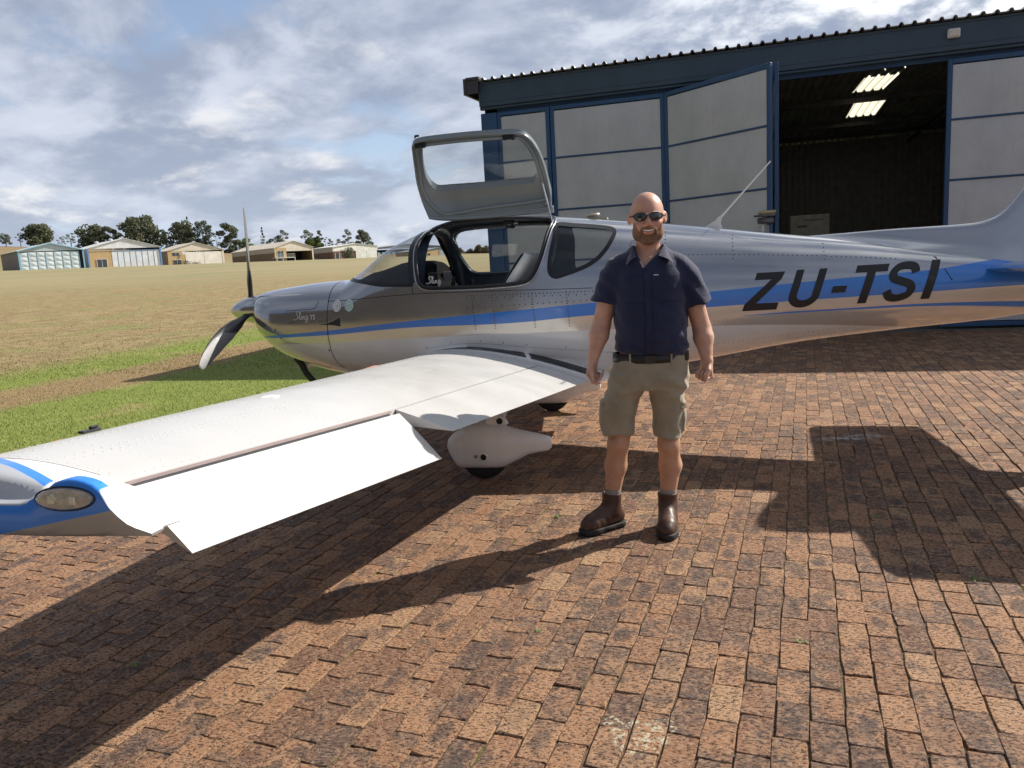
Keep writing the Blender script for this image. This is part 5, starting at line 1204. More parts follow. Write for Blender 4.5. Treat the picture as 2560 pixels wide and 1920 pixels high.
def ftip(t, b):
    o = t.node('TexCoord').outputs['Object']; s3 = t.sep(o); x = t.math('MULTIPLY', s3[0], -1); ay = t.math('ABSOLUTE', s3[1]); z = s3[2]
    line = t.math('ADD', t.math('MULTIPLY', x, .21), .919)
    ab = t.mapr(t.math('SUBTRACT', z, line), -.002, .002)
    nz0 = t.sep(t.node('NewGeometry').outputs['Normal'])[2]
    outb = t.math('MAXIMUM', t.math('MULTIPLY', t.mapr(ay, 4.672, 4.675), t.mapr(x, -.105, -.10)), t.math('MULTIPLY', t.mapr(ay, 4.60, 4.605), t.mapr(nz0, .30, .45, 1, 0)))
    nz = t.sep(t.node('NewGeometry').outputs['Normal'])[2]
    outb = t.math('MULTIPLY', outb, t.math('SUBTRACT', 1., t.math('MULTIPLY', t.mapr(x, .12, .13), t.mapr(nz, .3, .5))))
    edge_ = t.math('SUBTRACT', t.math('ADD', ay, t.math('MULTIPLY', t.math('ADD', x, .11), -.365)), 4.61); bstr = t.math('MULTIPLY', t.math('MULTIPLY', t.mapr(edge_, .012, .014), t.mapr(edge_, .045, .047, 1, 0)), t.mapr(x, -.10, -.11)); sil = t.math('MULTIPLY', t.mapr(x, -.10, -.11), t.mapr(edge_, .045, .047))
    nz = t.sep(t.node('NewGeometry').outputs['Normal'])[2]; topm = t.mapr(nz, .55, .6)
    topm = t.mapr(nz, .30, .45)
    sil = t.math('MULTIPLY', sil, topm)
    c = t.mix(outb, WHITE, t.mix(ab, SILVER, BLUE)); c = t.mix(sil, c, SILVER); c = t.mix(t.math('MULTIPLY', bstr, topm), c, BLUE)
    setp(t, b, c, .25, t.math('MULTIPLY', outb, t.math('MULTIPLY', t.math('SUBTRACT', 1., ab), .6)), spec=.5, coat=.6, coat_rough=.06)
M_tip = material('wingtip_paint', ftip)
def build_wing(sg):
    W_ = lambda x, L, z: A(x, sg*L, z)
    def seg(Ls, s1f, name, mat, s0f=None, rot=0., pz=None, parent=plane):
        rows = []
        for L in Ls:
            loop = wing_loop(L, 0 if s0f is None else s0f(L), s1f(L)); 
            if rot:
                hx_ = hinge(L)+.0; hz_ = wsurf(L, s_at(L, hx_), False)[1]+.012; c_, s_ = math.cos(rot), math.sin(rot)
                loop = [(hx_+(x-hx_)*c_+(z-hz_)*s_, hz_-(x-hx_)*s_+(z-hz_)*c_) for x, z in loop]
            rows.append([W_(x, L, z) for x, z in loop])
        m = MB(); n = len(rows[0]); m.grid(rows, closed_v=True); m.f.append(tuple(range(n))); m.f.append(tuple((len(rows)-1)*n+k for k in range(n))); m.m += [0, 0]
        return m.build(name, mat, parent, auto=40)
    seg([.36, .46, .56, .66, .74, .7965], lambda L: 1., 'wing_root_fairing', M_wh)
    Ls = list(np.linspace(.800, 4.52, 33)); wg = seg(Ls, lambda L: s_at(L, hinge(L))-.004, 'wing', M_wing)
    fl = seg(list(np.linspace(.804, 2.955, 16)), lambda L: 1., 'flap', M_wing, lambda L: s_at(L, hinge(L))+.004)
    al = seg(list(np.linspace(2.985, 4.53, 12)), lambda L: 1., 'aileron', M_wing, lambda L: s_at(L, hinge(L))+.010, rot=rad(28 if sg > 0 else -18))
    # spar closing the slot
    # tip fairing
    xs_ = np.array([-1, -.985, -.96, -.92, -.86, -.78, -.7, -.6, -.5, -.4, -.3, -.24, -.18, -.12, -.06, -.02, .02, .06, .10, .13, .15, .20, .26, .33, .42, .55, .7, .85, 1.])
    up_k = [(-.64, .925), (-.55, .965), (-.40, .970), (-.25, .962), (-.185, .960), (-.114, .962), (-.05, .992), (-.014, 1.017), (.025, 1.028), (.068, 1.026), (.115, 1.012), (.14, .985), (.15, .955), (.20, .915), (.267, .895)]
    lo_k = [(-.64, .90), (-.5, .875), (-.2, .873), (-.072, .874), (.055, .878), (.153, .884), (.267, .89)]
    rows = []
    for L, f, sh in ((4.521, 0, 1), (4.56, .02, 1), (4.60, .03, 1), (4.64, .10, 1), (4.662, .30, 1), (4.674, .75, 1), (4.684, 1, 1), (4.711, 1, 1), (4.716, 1, .965), (4.719, 1, .88)):
        xl, xt, _, _ = wing_ref(min(L, 4.67)); tl, tt = -.64+.01, .262; xl2 = xl*(1-f)+tl*f; xt2 = xt*(1-f)+tt*f; U_, D_ = [], []
        for q in np.linspace(0, 1, 40):
            q = .5-.5*math.cos(q*math.pi) if q < .35 else q
            x = xl2+(xt2-xl2)*q; q = min(max(q, 1e-4), 1); wu = wsurf(min(L, 4.67), q)[1]; wd = wsurf(min(L, 4.67), q, False)[1]
            tu = np.interp(x, *zip(*up_k)); td = np.interp(x, *zip(*lo_k)); zu = wu*(1-f)+tu*f; zd = wd*(1-f)+td*f; mid_ = (zu+zd)/2
            U_.append((x, mid_+(zu-mid_)*sh)); D_.append((x, mid_+(zd-mid_)*sh))
        rows.append([W_(x, L, z) for x, z in U_[::-1]+D_[1:]])
    m = MB(); n = len(rows[0]); m.grid(rows, closed_v=True); m.f.append(tuple(range(n))); m.f.append(tuple((len(rows)-1)*n+k for k in range(n))); m.m += [0, 0]
    tp = m.build('wing_tip', M_tip, plane, auto=50)
    # navigation lamp
    m = MB(); rows = []
    for a in np.linspace(-math.pi/2, math.pi/2, 9):
        rows.append([W_(.018+.092*math.cos(a)*math.cos(b_), 4.716+.024*math.sin(a)*1.0, .978+.031*math.cos(a)*math.sin(b_)+.05*.078*math.cos(b_)) for b_ in np.linspace(0, 2*math.pi, 25)[:-1]])
    m.grid(rows, closed_v=True); m.build('lamp_lens', glassmat('lens_clear', (.94, .94, .93), 2.2), tp, smooth=True)
    m = MB(); rim = [W_(.018+.092*math.cos(b_), 4.7195, .978+.031*math.sin(b_)+.05*.078*math.cos(b_)) for b_ in np.linspace(0, 2*math.pi, 33)]; m.tube(rim, .0022, 6, caps=False); m.build('lens_seal', M_line, tp, smooth=True)
    m = MB(); m.prism([(.018+.086*math.cos(b_), .978+.027*math.sin(b_)+.0035*math.cos(b_)) for b_ in np.linspace(0, 2*math.pi, 25)[:-1]], lambda u, v, d: W_(u, d, v), 4.70, 4.7225)
    m.build('reflector', material('reflector', lambda t, b: setp(t, b, t.mix(t.noise(t.node('TexCoord').outputs['Object'], 45, 4), (.20, .20, .19), (.95, .95, .94)), .35, .5)), tp)
    m = MB()
    for x in (-.02, .045): m.box(W_(x, 4.7245, .974), (.02, .006, .022), bev=.003)
    m.tube([W_(-.01, 4.722, .975), W_(-.01, 4.728, .99)], .005, 8); m.build('bulb', plain('bulb_white', (.8, .78, .6), .3), tp)
    # rivets on top
    rv = MB()
    def wr(pts, step):
        for p in seglen(pts, step):
            L, x = p; s_ = s_at(L, x)
            if .01 < s_ < .99:
                z = wsurf(L, s_)[1]; x2, z2 = wsurf(L, s_+.01); dome(rv, W_(x, L, z+.0004), (z2-z, 0, x2-x), .0044, .0022)
    for f in (.07, .26, .30, .50, .545): wr([(.83, wing_ref(.83)[0]+f*(hinge(.83)+.66)/.56*.62), (4.48, wing_ref(4.48)[0]+f*(hinge(4.48)+.66)/.56*.62)], .034)
    wr([(.83, hinge(.83)-.03), (4.48, hinge(4.48)-.03)], .036)
    for L in (1.1, 1.6, 2.1, 2.6, 2.98, 3.42, 3.86, 4.30, 4.49): wr([(L, -.60), (L, hinge(L)-.035)], .034)
    for L in np.arange(.9, 2.9, .25): wr([(L, hinge(L)+.02), (L, wing_ref(L)[1]-.03)], .04)
    wr([(.83, hinge(.83)+.025), (2.93, hinge(2.93)+.025)], .036)
    rv.build('rivets', plain('wing_rivet', (.56, .55, .53), .4) if sg > 0 else bpy.data.materials['wing_rivet'], wg, smooth=True)
    ln = MB()
    def wl(pts, w, up=.0016):
        rows = []
        for i, (L, x) in enumerate(pts):
            a_, b_ = pts[max(i-1, 0)], pts[min(i+1, len(pts)-1)]; t_ = Vector((b_[0]-a_[0], b_[1]-a_[1])).normalized(); nn = Vector((-t_.y, t_.x))*w; r_ = []
            for q in (1, -1): LL, xx = L+nn.x*q, x+nn.y*q; r_.append(W_(xx, LL, wsurf(LL, s_at(LL, xx))[1]+up))
            rows.append(r_)
        ln.grid(rows)
    for k in range(0, 20): pass
    wl([(.81+k*.185, -.515) for k in range(21)], .002); wl([(2.1, -.51+.03*k) for k in range(20)], .0012); wl([(4.515, -.60+.045*k) for k in range(13)], .0018)
    ln.build('panel_gap', plain('seam_white', (.55, .54, .52), .6), wg)
    # hinge slot, brown sealant strip
    m = MB(); rows = []
    for L in np.linspace(2.99, 4.51, 12):
        s_ = s_at(L, hinge(L)); x, z = wsurf(L, s_-.004); x2, z2 = wsurf(L, s_+.007); rows.append([W_(x-.0, L, z-.003), W_(x2, L, z2-.008)])
    m.grid(rows); m.build('hinge_strip', plain('hinge_brown', (.20, .15, .145), .7), wg)
    m = MB(); rows = [[W_(wsurf(L, s_at(L, hinge(L))-.006)[0], L, wsurf(L, s_at(L, hinge(L))-.006)[1]-.004), W_(wsurf(L, s_at(L, hinge(L))+.01)[0], L, wsurf(L, s_at(L, hinge(L))+.01)[1]-.006)] for L in np.linspace(.81, 2.95, 12)]
    m.grid(rows); m.build('hinge_strip', M_line, wg)
    # walkway strips on the root
    m = MB()
    for k in range(5):
        L0 = .53+k*.048
        for sa, sb in ((.10+.055*(4-k) if k < 4 else .12, .565+.012*k), (.59+.012*k, .96)):
            rows = []
            for s_ in np.linspace(sa, sb, 24):
                LL = L0+.011*math.sin(s_*3); x, z = wsurf(LL, s_); rows.append([W_(x, LL-.0145, z+.004), W_(x, LL+.0145, z+.004)])
            m.grid(rows)
    m.build('walkway_strip', M_walk, wg)
    # pitot mount / fuel vent block near the leading edge
    L = 4.06; s_ = s_at(L, -.52); x, z = wsurf(L, s_)
    m = MB(); m.box(W_(x, L, z+.008), (.026, .085, .010), Matrix.Rotation(sg*.05, 3, 'X'), bev=.003); m.box(W_(x-.004, L-.022, z+.017), (.014, .035, .009), bev=.003); m.build('tie_down_block', M_seal, wg)
    m = MB(); m.box(W_(x-.01, L+.16, z-.004), (.05, .13, .008), bev=.003); m.build('warning_patch', plain('faded_red', (.55, .18, .12), .6), wg)
    L = 1.72; x, z = wsurf(L, s_at(L, -.55)); m = MB(); m.box(W_(x, L, z+.001), (.03, .15, .003), bev=.001); m.build('warning_patch', bpy.data.materials['faded_red'], wg)
    # fuel cap
    L = 3.2; x, z = wsurf(L, s_at(L, -.35)); m = MB(); m.lathe(W_(x, L, z-.002), (0, 0, 1), [(0, .04), (.004, .04), (.005, .032)], 24); m.build('fuel_cap', M_wh, wg)
    return wg
build_wing(1); build_wing(-1)

# ---- wheels, spats and legs
def spat(cx_, cy_, scale=1., nose=False):
    g_ = empty('landing_gear'); g_.parent = plane
    up_k = [(-.25, .235), (-.235, .285), (-.20, .322), (-.12, .372), (-.03, .397), (.05, .402), (.14, .388), (.29, .345), (.40, .325), (.49, .305), (.505, .292)]
    lo_k = [(-.25, .225), (-.225, .17), (-.18, .10), (-.15, .076), (-.05, .078), (.10, .08), (.155, .083), (.25, .130), (.35, .18), (.44, .197), (.485, .203), (.505, .225)]
    hw_k = [(-.25, .012), (-.235, .04), (-.18, .075), (-.08, .10), (.05, .105), (.2, .09), (.35, .06), (.46, .035), (.505, .022)]
    rows = []
    for q in np.linspace(0, 1, 40):
        x = -.25+.755*(.5-.5*math.cos(q*math.pi)); zu = np.interp(x, *zip(*up_k)); zd = np.interp(x, *zip(*lo_k)); hw = np.interp(x, *zip(*hw_k)); zc = (zu+zd)/2; row = []
        for k in range(28):
            a = 2*math.pi*k/28; c, s_ = math.cos(a), math.sin(a); row.append(A(cx_+x*scale, cy_+scale*hw*math.copysign(abs(c)**.75, c), scale*(zc+(zu-zd)/2*math.copysign(abs(s_)**(.8 if s_ > 0 else .45), s_))))
        rows.append(row)
    m = MB(); m.grid(rows, closed_v=True); m.f.append(tuple(range(28))); m.f.append(tuple(39*28+k for k in range(28))); m.m += [0, 0]; sp_ = m.build('spat', M_wh, g_, auto=60)
    R_ = .175*scale; m = MB(); prof = [(-.062, .10), (-.062, .14), (-.052, .163), (-.03, .173), (0, .175), (.03, .173), (.052, .163), (.062, .14), (.062, .10)]
    m.lathe(A(cx_+.02*scale, cy_, R_+.001), (0, 1, 0), [(a*scale, b_*scale) for a, b_ in prof], 32); m.build('tyre', M_rub, g_, smooth=True)
    sg = 1 if cy_ >= 0 else -1
    yf = cy_+sg*(.104*scale)
    m = MB(); m.lathe(A(cx_+.045*scale, yf-sg*.006, .178*scale), (0, sg, 0), [(0, .030), (.010, .030), (.012, .022)], 24); m.build('axle_cover', M_wh, g_)
    m = MB(); m.lathe(A(cx_+.045*scale, yf+sg*.003, .178*scale), (0, sg, 0), [(0, .0215), (.0052, .0215)], 24); m.build('axle_hole', M_seal, g_)
    m = MB(); m.lathe(A(cx_-.012*scale, yf-sg*.004, .180*scale), (0, sg, 0), [(0, .013), (.009, .012), (.011, .008)], 16); m.build('valve_bolt', plain('zinc', (.30, .29, .27), .4, .5), g_)
    return g_
for sg in (1, -1):
    g_ = spat(-.012, sg*1.186)
    m = MB(); rows = []
    for f in np.linspace(0, 1, 8):
        y = sg*(.45+(1.186-.45)*f**.9); z = .64-.27*f**1.4; rows.append([A(.12-.05+.10*(1-.2*f)*u, y, z+v*.012) for u, v in ((-1, 0), (-.5, 1), (.5, 1), (1, 0), (.5, -1), (-.5, -1))])
    m.grid(rows, closed_v=True); m.build('leg', M_wh, g_, smooth=True)
    m = MB(); m.prism([(.03, .385), (.05, .44), (.13, .455), (.165, .43), (.19, .39)], lambda u, v, d: A(u, d, v), sg*1.186-.03, sg*1.186+.03); m.build('bracket', M_wh, g_)
    m = MB(); m.tube([A(.14, sg*1.186-.034, .415), A(.14, sg*1.186+.034, .415)], .022, 16); m.build('bracket_hole', M_seal, g_)
g_ = spat(-1.72, 0, .85)
m = MB(); m.tube([A(-1.62, 0, .32), A(-1.60, 0, .52), A(-1.55, 0, .70)], [.035, .04, .045], 12); m.build('leg', M_wh, g_, smooth=True)
# exhaust and cowl scoop, cooling outlet lip
m = MB(); m.tube([A(-2.02, .14, .76), A(-1.97, .14, .70), A(-1.93, .14, .62), A(-1.86, .14, .54), A(-1.78, .14, .49)], .028, 16); m.build('exhaust_pipe', plain('sooty_steel', (.05, .045, .045), .5, .5), plane, smooth=True)
m = MB(); m.add([A(*p) for p in ((-2.06, -.06, .755), (-2.06, .12, .765), (-1.93, -.06, .655), (-1.93, .12, .665), (-1.895, -.08, .72), (-1.895, .14, .725), (-2.07, -.06, .80), (-2.07, .12, .80))], [(0, 1, 3, 2), (2, 3, 5, 4), (1, 7, 5, 3), (0, 2, 4, 6), (6, 4, 5, 7), (0, 6, 7, 1)]); m.build('cowl_scoop', M_wh, plane)
m = MB(); m.lathe(A(-2.33, 0, 1.04), (1, 0, -.0), [(-.05, .05), (0.02, .06), (.025, .05), (-.06, .04)], 24); m.build('air_intake', M_seal, plane)

# ---- tail
fin_top = pchip([2.2, 2.5, 2.9, 3.2, 3.37, 3.48, 3.567, 3.65, 3.80, 4.05, 4.22, 4.35, 4.58], [1.563, 1.570, 1.580, 1.582, 1.588, 1.612, 1.668, 1.775, 2.0, 2.32, 2.47, 2.50, 2.50])
m = MB(); rows = []
for x in list(np.linspace(2.16, 4.35, 60))+[4.42, 4.5, 4.58]:
    zb_ = float(f_zt(min(x, 4.4)))-.035; zt_ = max(float(fin_top(x)), zb_+.03); row = []; tb = float(np.interp(x, [2.16, 2.8, 3.5, 4.1, 4.58], [.012, .045, .075, .06, .015])); wide = float(np.interp(x, [2.2, 3.0, 4.3, 4.58], [.05, .09, .10, .03]))
    for k in range(21):
        a = math.pi*k/20; f = math.sin(a); side_ = math.cos(a)
        z = zb_+(zt_-zb_)*f; tk = tb*(1-.45*f)*math.copysign(min(1, abs(side_)*2.2)**.7, side_)+math.copysign(wide*(max(0, 1-(z-zb_)/.10))**2, side_)*(.0 if f > .99 else 1)
        if abs(side_) < 1e-9: tk = 0
        tk = math.copysign(min(abs(tk), float(half(min(x, 4.4), max(zb_, float(f_zb(min(x, 4.4)))+.01)))*.92+.004) if z < zb_+.1 else abs(tk), tk); row.append(A(x, tk, z))
    rows.append(row)
m.grid(rows); m.build('tail_fin', M_sil, plane, smooth=True, merge=.0005)
m = MB(); m.prism([(4.36, 1.25), (4.40, 2.49), (4.62, 2.47), (4.72, 1.18)], lambda u, v, d: A(u, d, v), -.022, .022); m.build('rudder', M_sil, plane)
for sg in (1, -1):
    rows = []
    for y, xl, xt, z, th in ((.05, 3.36, 4.46, 1.262, .055), (.20, 3.43, 4.46, 1.266, .05), (.30, 3.47, 4.46, 1.27, .047), (.8, 3.52, 4.45, 1.28, .042), (1.45, 3.57, 4.43, 1.29, .036), (1.55, 3.62, 4.41, 1.292, .018)):
        row = []
        for k in range(28):
            a = 2*math.pi*k/28; u = .5+.5*math.cos(a); tk = th*math.sin(a)*math.sqrt(max(u, 0)) if False else th*math.copysign(1, math.sin(a))*float(np.sqrt(max(1-u, 0)))*(u**.8)*1.9 if abs(math.sin(a)) > 1e-6 else 0
            row.append(A(xt-(xt-xl)*u, sg*y, z+ (th*2.2*float((1-(1-u))**1.0*np.sqrt(max(1-u, 0)))*math.copysign(1, math.sin(a)) if abs(math.sin(a)) > 1e-6 else 0)))
        rows.append(row)
    m = MB(); m.grid(rows, closed_v=True); m.f.append(tuple(range(28))); m.f.append(tuple(5*28+k for k in range(28))); m.m += [0, 0]; m.build('tailplane', M_blu if sg > 0 else M_sil, plane, auto=45)
# aerials on the spine
m = MB(); m.prism([(1.50, 1.668), (1.685, 1.648), (1.655, 1.66), (1.640, 1.70), (1.652, 1.745), (1.625, 1.75), (1.60, 1.72)], lambda u, v, d: A(u, d, v), -.012, .012); an = m.build('aerial', M_wh, plane)
m = MB(); m.tube([A(1.637, 0, 1.74), A(2.004, 0, 2.13)], [.0075, .005], 8); m.build('whip', M_wh, an)
m = MB(); m.prism([(.60, 1.812), (.78, 1.788), (.775, 1.80), (.72, 1.815)], lambda u, v, d: A(u, d, v), -.025, .025); m.lathe(A(.665, 0, 1.812), (.1, 0, 1), [(0, .03), (.012, .055), (.024, .05), (.028, .01)], 16); m.build('satellite_aerial', plain('aerial_cream', (.50, .46, .36), .5), plane)

# ================================================================ the man
def fold(x, y, z, s_=1.0, ph=0.):
    return (np.sin(x*23*s_+np.sin(z*17*s_+ph)*2.1+y*9)*np.sin(z*31*s_+np.sin(x*19*s_)*1.6+ph)+.5*np.sin(x*61*s_+z*43*s_+3*np.sin(z*21+ph)))/1.5
class Field:
    def __init__(s, lo, hi, h):
        s.lo = np.array(lo, float); s.h = h; s.n = np.ceil((np.array(hi)-s.lo)/h).astype(int)+1
        s.F = np.full(s.n, 9., np.float32)
        s.ax = [s.lo[i]+h*np.arange(s.n[i]) for i in range(3)]
    def win(s, lo, hi, pad=.06):
        a = [max(0, int((lo[i]-pad-s.lo[i])/s.h)) for i in range(3)]; b = [min(s.n[i], int((hi[i]+pad-s.lo[i])/s.h)+2) for i in range(3)]
        sl = tuple(slice(a[i], b[i]) for i in range(3)); g = np.meshgrid(*[s.ax[i][sl[i]] for i in range(3)], indexing='ij', sparse=True); return sl, g
    def put(s, sl, d, k=.0, sub=False):
        f = s.F[sl]; d = d.astype(np.float32)
        if sub: d = -d; hh = np.clip(.5-.5*(d-f)/max(k, 1e-6), 0, 1); s.F[sl] = np.maximum(f, d) if k <= 0 else f*(1-(1-hh))+0*f if False else (np.maximum(f, d)+k*np.maximum(0, 1-np.abs(f-d)/k)**2/4)
        else: s.F[sl] = np.minimum(f, d) if k <= 0 else np.minimum(f, d)-k*np.maximum(0, 1-np.abs(f-d)/k)**2/4
    def ell(s, c, r, k=.01, sub=False, rot=None):
        R_ = max(r); sl, (x, y, z) = s.win([c[i]-R_ for i in range(3)], [c[i]+R_ for i in range(3)])
        x, y, z = x-c[0], y-c[1], z-c[2]
        if rot is not None:
            m_ = np.array(Matrix.Rotation(rot[1], 3, rot[0]).transposed()); x, y, z = (m_[i, 0]*x+m_[i, 1]*y+m_[i, 2]*z for i in range(3))
        q = np.sqrt((x/r[0])**2+(y/r[1])**2+(z/r[2])**2); q2 = np.sqrt((x/r[0]**2)**2+(y/r[1]**2)**2+(z/r[2]**2)**2)+1e-9
        s.put(sl, q*(q-1)/q2, k, sub)
    def cone(s, a, ra, b, rb, k=.01, sub=False, fl=(1, 1, 1)):
        a, b = np.array(a, float), np.array(b, float); R_ = max(ra, rb); sl, (x, y, z) = s.win(np.minimum(a, b)-R_, np.maximum(a, b)+R_)
        ba = b-a; L2 = ba@ba; t_ = np.clip(((x-a[0])*ba[0]+(y-a[1])*ba[1]+(z-a[2])*ba[2])/L2, 0, 1)
        d = np.sqrt(((x-a[0]-t_*ba[0])/fl[0])**2+((y-a[1]-t_*ba[1])/fl[1])**2+((z-a[2]-t_*ba[2])/fl[2])**2)-(ra+(rb-ra)*t_); s.put(sl, d*min(fl), k, sub)
    def stack(s, secs, k=.01, e=2.2, sub=False):
        """secs: (z, cx, cy, a, b)"""
        secs = sorted(secs); S_ = np.array(secs); sl, (x, y, z) = s.win([(S_[:, 1]-S_[:, 3]).min(), (S_[:, 2]-S_[:, 4]).min(), S_[0, 0]], [(S_[:, 1]+S_[:, 3]).max(), (S_[:, 2]+S_[:, 4]).max(), S_[-1, 0]])
        zz_ = z.ravel(); I = [pchip(S_[:, 0], S_[:, i])(zz_)[None, None, :] for i in (1, 2, 3, 4)]
        q = (np.abs((x-I[0])/I[2])**e+np.abs((y-I[1])/I[3])**e)**(1/e); d = (q-1)*np.minimum(I[2], I[3]); d = np.maximum(d, np.maximum(S_[0, 0]-z, z-S_[-1, 0])); s.put(sl, d, k, sub)
    def cut(s, p, n):
        """remove the side n points to"""
        x, y, z = np.meshgrid(*s.ax, indexing='ij', sparse=True); s.F = np.maximum(s.F, ((x-p[0])*n[0]+(y-p[1])*n[1]+(z-p[2])*n[2]).astype(np.float32))
    def disp(s, fn):
        x, y, z = np.meshgrid(*s.ax, indexing='ij', sparse=True); s.F += np.where(np.abs(s.F) < .03, fn(x, y, z), 0).astype(np.float32)
    def mesh(s, name, mat, parent, smooth_it=1):
        F = s.F.copy(); F[0], F[-1] = 1, 1; F[:, 0], F[:, -1] = 1, 1; F[:, :, 0], F[:, :, -1] = 1, 1
        ins = F < 0; n = np.array(F.shape)-1
        c8 = [ins[i:n[0]+i, j:n[1]+j, k:n[2]+k] for i in (0, 1) for j in (0, 1) for k in (0, 1)]; cnt = sum(c.astype(np.int8) for c in c8); act = (cnt > 0) & (cnt < 8)
        idx = -np.ones(act.shape, np.int64); I = np.argwhere(act); idx[act] = np.arange(len(I)); acc = np.zeros((len(I), 3)); num = np.zeros(len(I))
        cor = [(i, j, k) for i in (0, 1) for j in (0, 1) for k in (0, 1)]; fv = np.stack([F[I[:, 0]+i, I[:, 1]+j, I[:, 2]+k] for i, j, k in cor], 1)
        for a in range(8):
            for b in range(a+1, 8):
                if sum(abs(cor[a][q]-cor[b][q]) for q in range(3)) != 1: continue
                m_ = (fv[:, a] < 0) != (fv[:, b] < 0); t_ = np.where(m_, fv[:, a]/(fv[:, a]-fv[:, b]+1e-12), 0); p = np.array(cor[a])+t_[:, None]*(np.array(cor[b])-np.array(cor[a])); acc += np.where(m_[:, None], p, 0); num += m_
        V = s.lo+s.h*(I+acc/num[:, None]); Q = []
        for ax_ in range(3):
            o = [i for i in range(3) if i != ax_]; a = [slice(1, -1)]*3; a[ax_] = slice(0, -1); b = [slice(1, -1)]*3; b[ax_] = slice(1, None)
            A_, B2 = ins[tuple(a)], ins[tuple(b)]; e = np.argwhere(A_ != B2); pos_ = e.copy(); pos_[:, o[0]] += 1; pos_[:, o[1]] += 1; fl = A_[tuple(e.T)]
            def cell(d0, d1): q = pos_.copy(); q[:, o[0]] += d0; q[:, o[1]] += d1; return idx[tuple(q.T)]
            q = np.stack([cell(-1, -1), cell(0, -1), cell(0, 0), cell(-1, 0)], 1); flip = fl if ax_ != 1 else ~fl; q[~flip] = q[~flip][:, ::-1]; Q.append(q)
        Q = np.concatenate(Q); Q = Q[(Q >= 0).all(1)]
        for _ in range(smooth_it):          # light relaxation
            S_ = np.zeros_like(V); C_ = np.zeros(len(V))
            for a in range(4):
                for b in (1, 3): np.add.at(S_, Q[:, a], V[Q[:, (a+b) % 4]]); np.add.at(C_, Q[:, a], 1)
            V = V*.5+.5*S_/np.maximum(C_, 1)[:, None]
        return np_mesh(name, V, Q, mat, parent, smooth=True)

un = Vector((.56, 4.08, 0)).normalized(); uu_ = Vector((un.y, -un.x, 0)); mo = Vector((.56, 4.08, 0))+uu_*.16
man = empty('person', mo, math.atan2(uu_.y, uu_.x), label='bald bearded man in sunglasses, navy shirt, khaki shorts and brown boots beside the wing', cat='person')
MX = .028
def fskin(t, b):
    o = t.node('TexCoord').outputs['Object']; s3 = t.sep(o)
    n = t.noise(o, 14, 5, .6); c = t.mix(t.mapr(n, .3, .7), (.50, .275, .19), (.60, .36, .26))
    c = t.mix(t.mapr(s3[2], 1.46, 1.56, 0, .35), c, (.56, .27, .20))          # sunburnt face and scalp
    c = t.mix(t.mapr(s3[2], .60, .50, 0, .45), c, (.50, .27, .15))           # tanned legs
    hair = t.math('MULTIPLY', t.mapr(t.noise(t.mapping(o, scale=(1, 1, .35)), 220, 3, .7), .52, .66), t.mapr(s3[2], 1.2, 1.1, 0, .28)); c = t.mix(hair, c, (.16, .09, .05))
    chest = t.math('MULTIPLY', t.mapr(t.noise(o, 260, 3, .7), .5, .62), t.math('MULTIPLY', t.mapr(s3[2], 1.50, 1.46), t.mapr(s3[2], 1.3, 1.4))); c = t.mix(t.math('MULTIPLY', chest, .4), c, (.14, .08, .05))
    setp(t, b, c, t.mapr(t.noise(o, 40, 3), .3, .7, .40, .52), spec=.45, normal=t.bump(t.noise(o, 180, 4, .6), .12, .003), sss=.12)
    b.inputs['Subsurface Radius'].default_value = (.6, .25, .12); b.inputs['Subsurface Scale'].default_value = .01
M_skin = material('skin', fskin)
f = Field((-.42, -.20, .12), (.45, .20, 1.84), .0042)
# head
f.ell((MX, .012, 1.712), (.084, .100, .101), .0)
f.ell((MX, -.018, 1.655), (.070, .080, .090), .03)
f.ell((MX, -.040, 1.600), (.055, .052, .045), .03)
f.ell((MX, -.052, 1.572), (.034, .034, .026), .02)
for s_ in (-1, 1):
    f.ell((MX+s_*.040, -.062, 1.648), (.030, .026, .026), .02)
    f.ell((MX+s_*.052, -.012, 1.605), (.024, .04, .034), .025)
    f.ell((MX+s_*.031, -.086, 1.692), (.026, .014, .010), .012)
    f.ell((MX+s_*.091, .020, 1.682), (.009, .020, .031), .010, rot=('Z', -s_*.55))
    f.ell((MX+s_*.097, .014, 1.684), (.004, .011, .018), .004, sub=True, rot=('Z', -s_*.55))
    f.ell((MX+s_*.014, -.101, 1.642), (.011, .012, .010), .006)
f.cone((MX, -.092, 1.685), .009, (MX, -.115, 1.650), .0135, .010)
f.ell((MX, -.091, 1.616), (.038, .018, .016), .012); f.ell((MX, -.098, 1.6035), (.024, .012, .006), .006)
# neck and trunk
f.cone((MX, .022, 1.60), .060, (MX, .028, 1.47), .066, .03); f.cone((MX-.02, .03, 1.50), .04, (-.10, .02, 1.43), .04, .03); f.cone((MX+.02, .03, 1.50), .04, (.16, .02, 1.42), .04, .03)
f.stack([(.90, .02, .0, .16, .105), (1.0, .025, 0, .162, .115), (1.15, .028, 0, .170, .13), (1.30, .028, .0, .175, .122), (1.40, .028, .005, .175, .108), (1.44, .028, .012, .14, .088), (1.48, .028, .02, .085, .07)], .03)
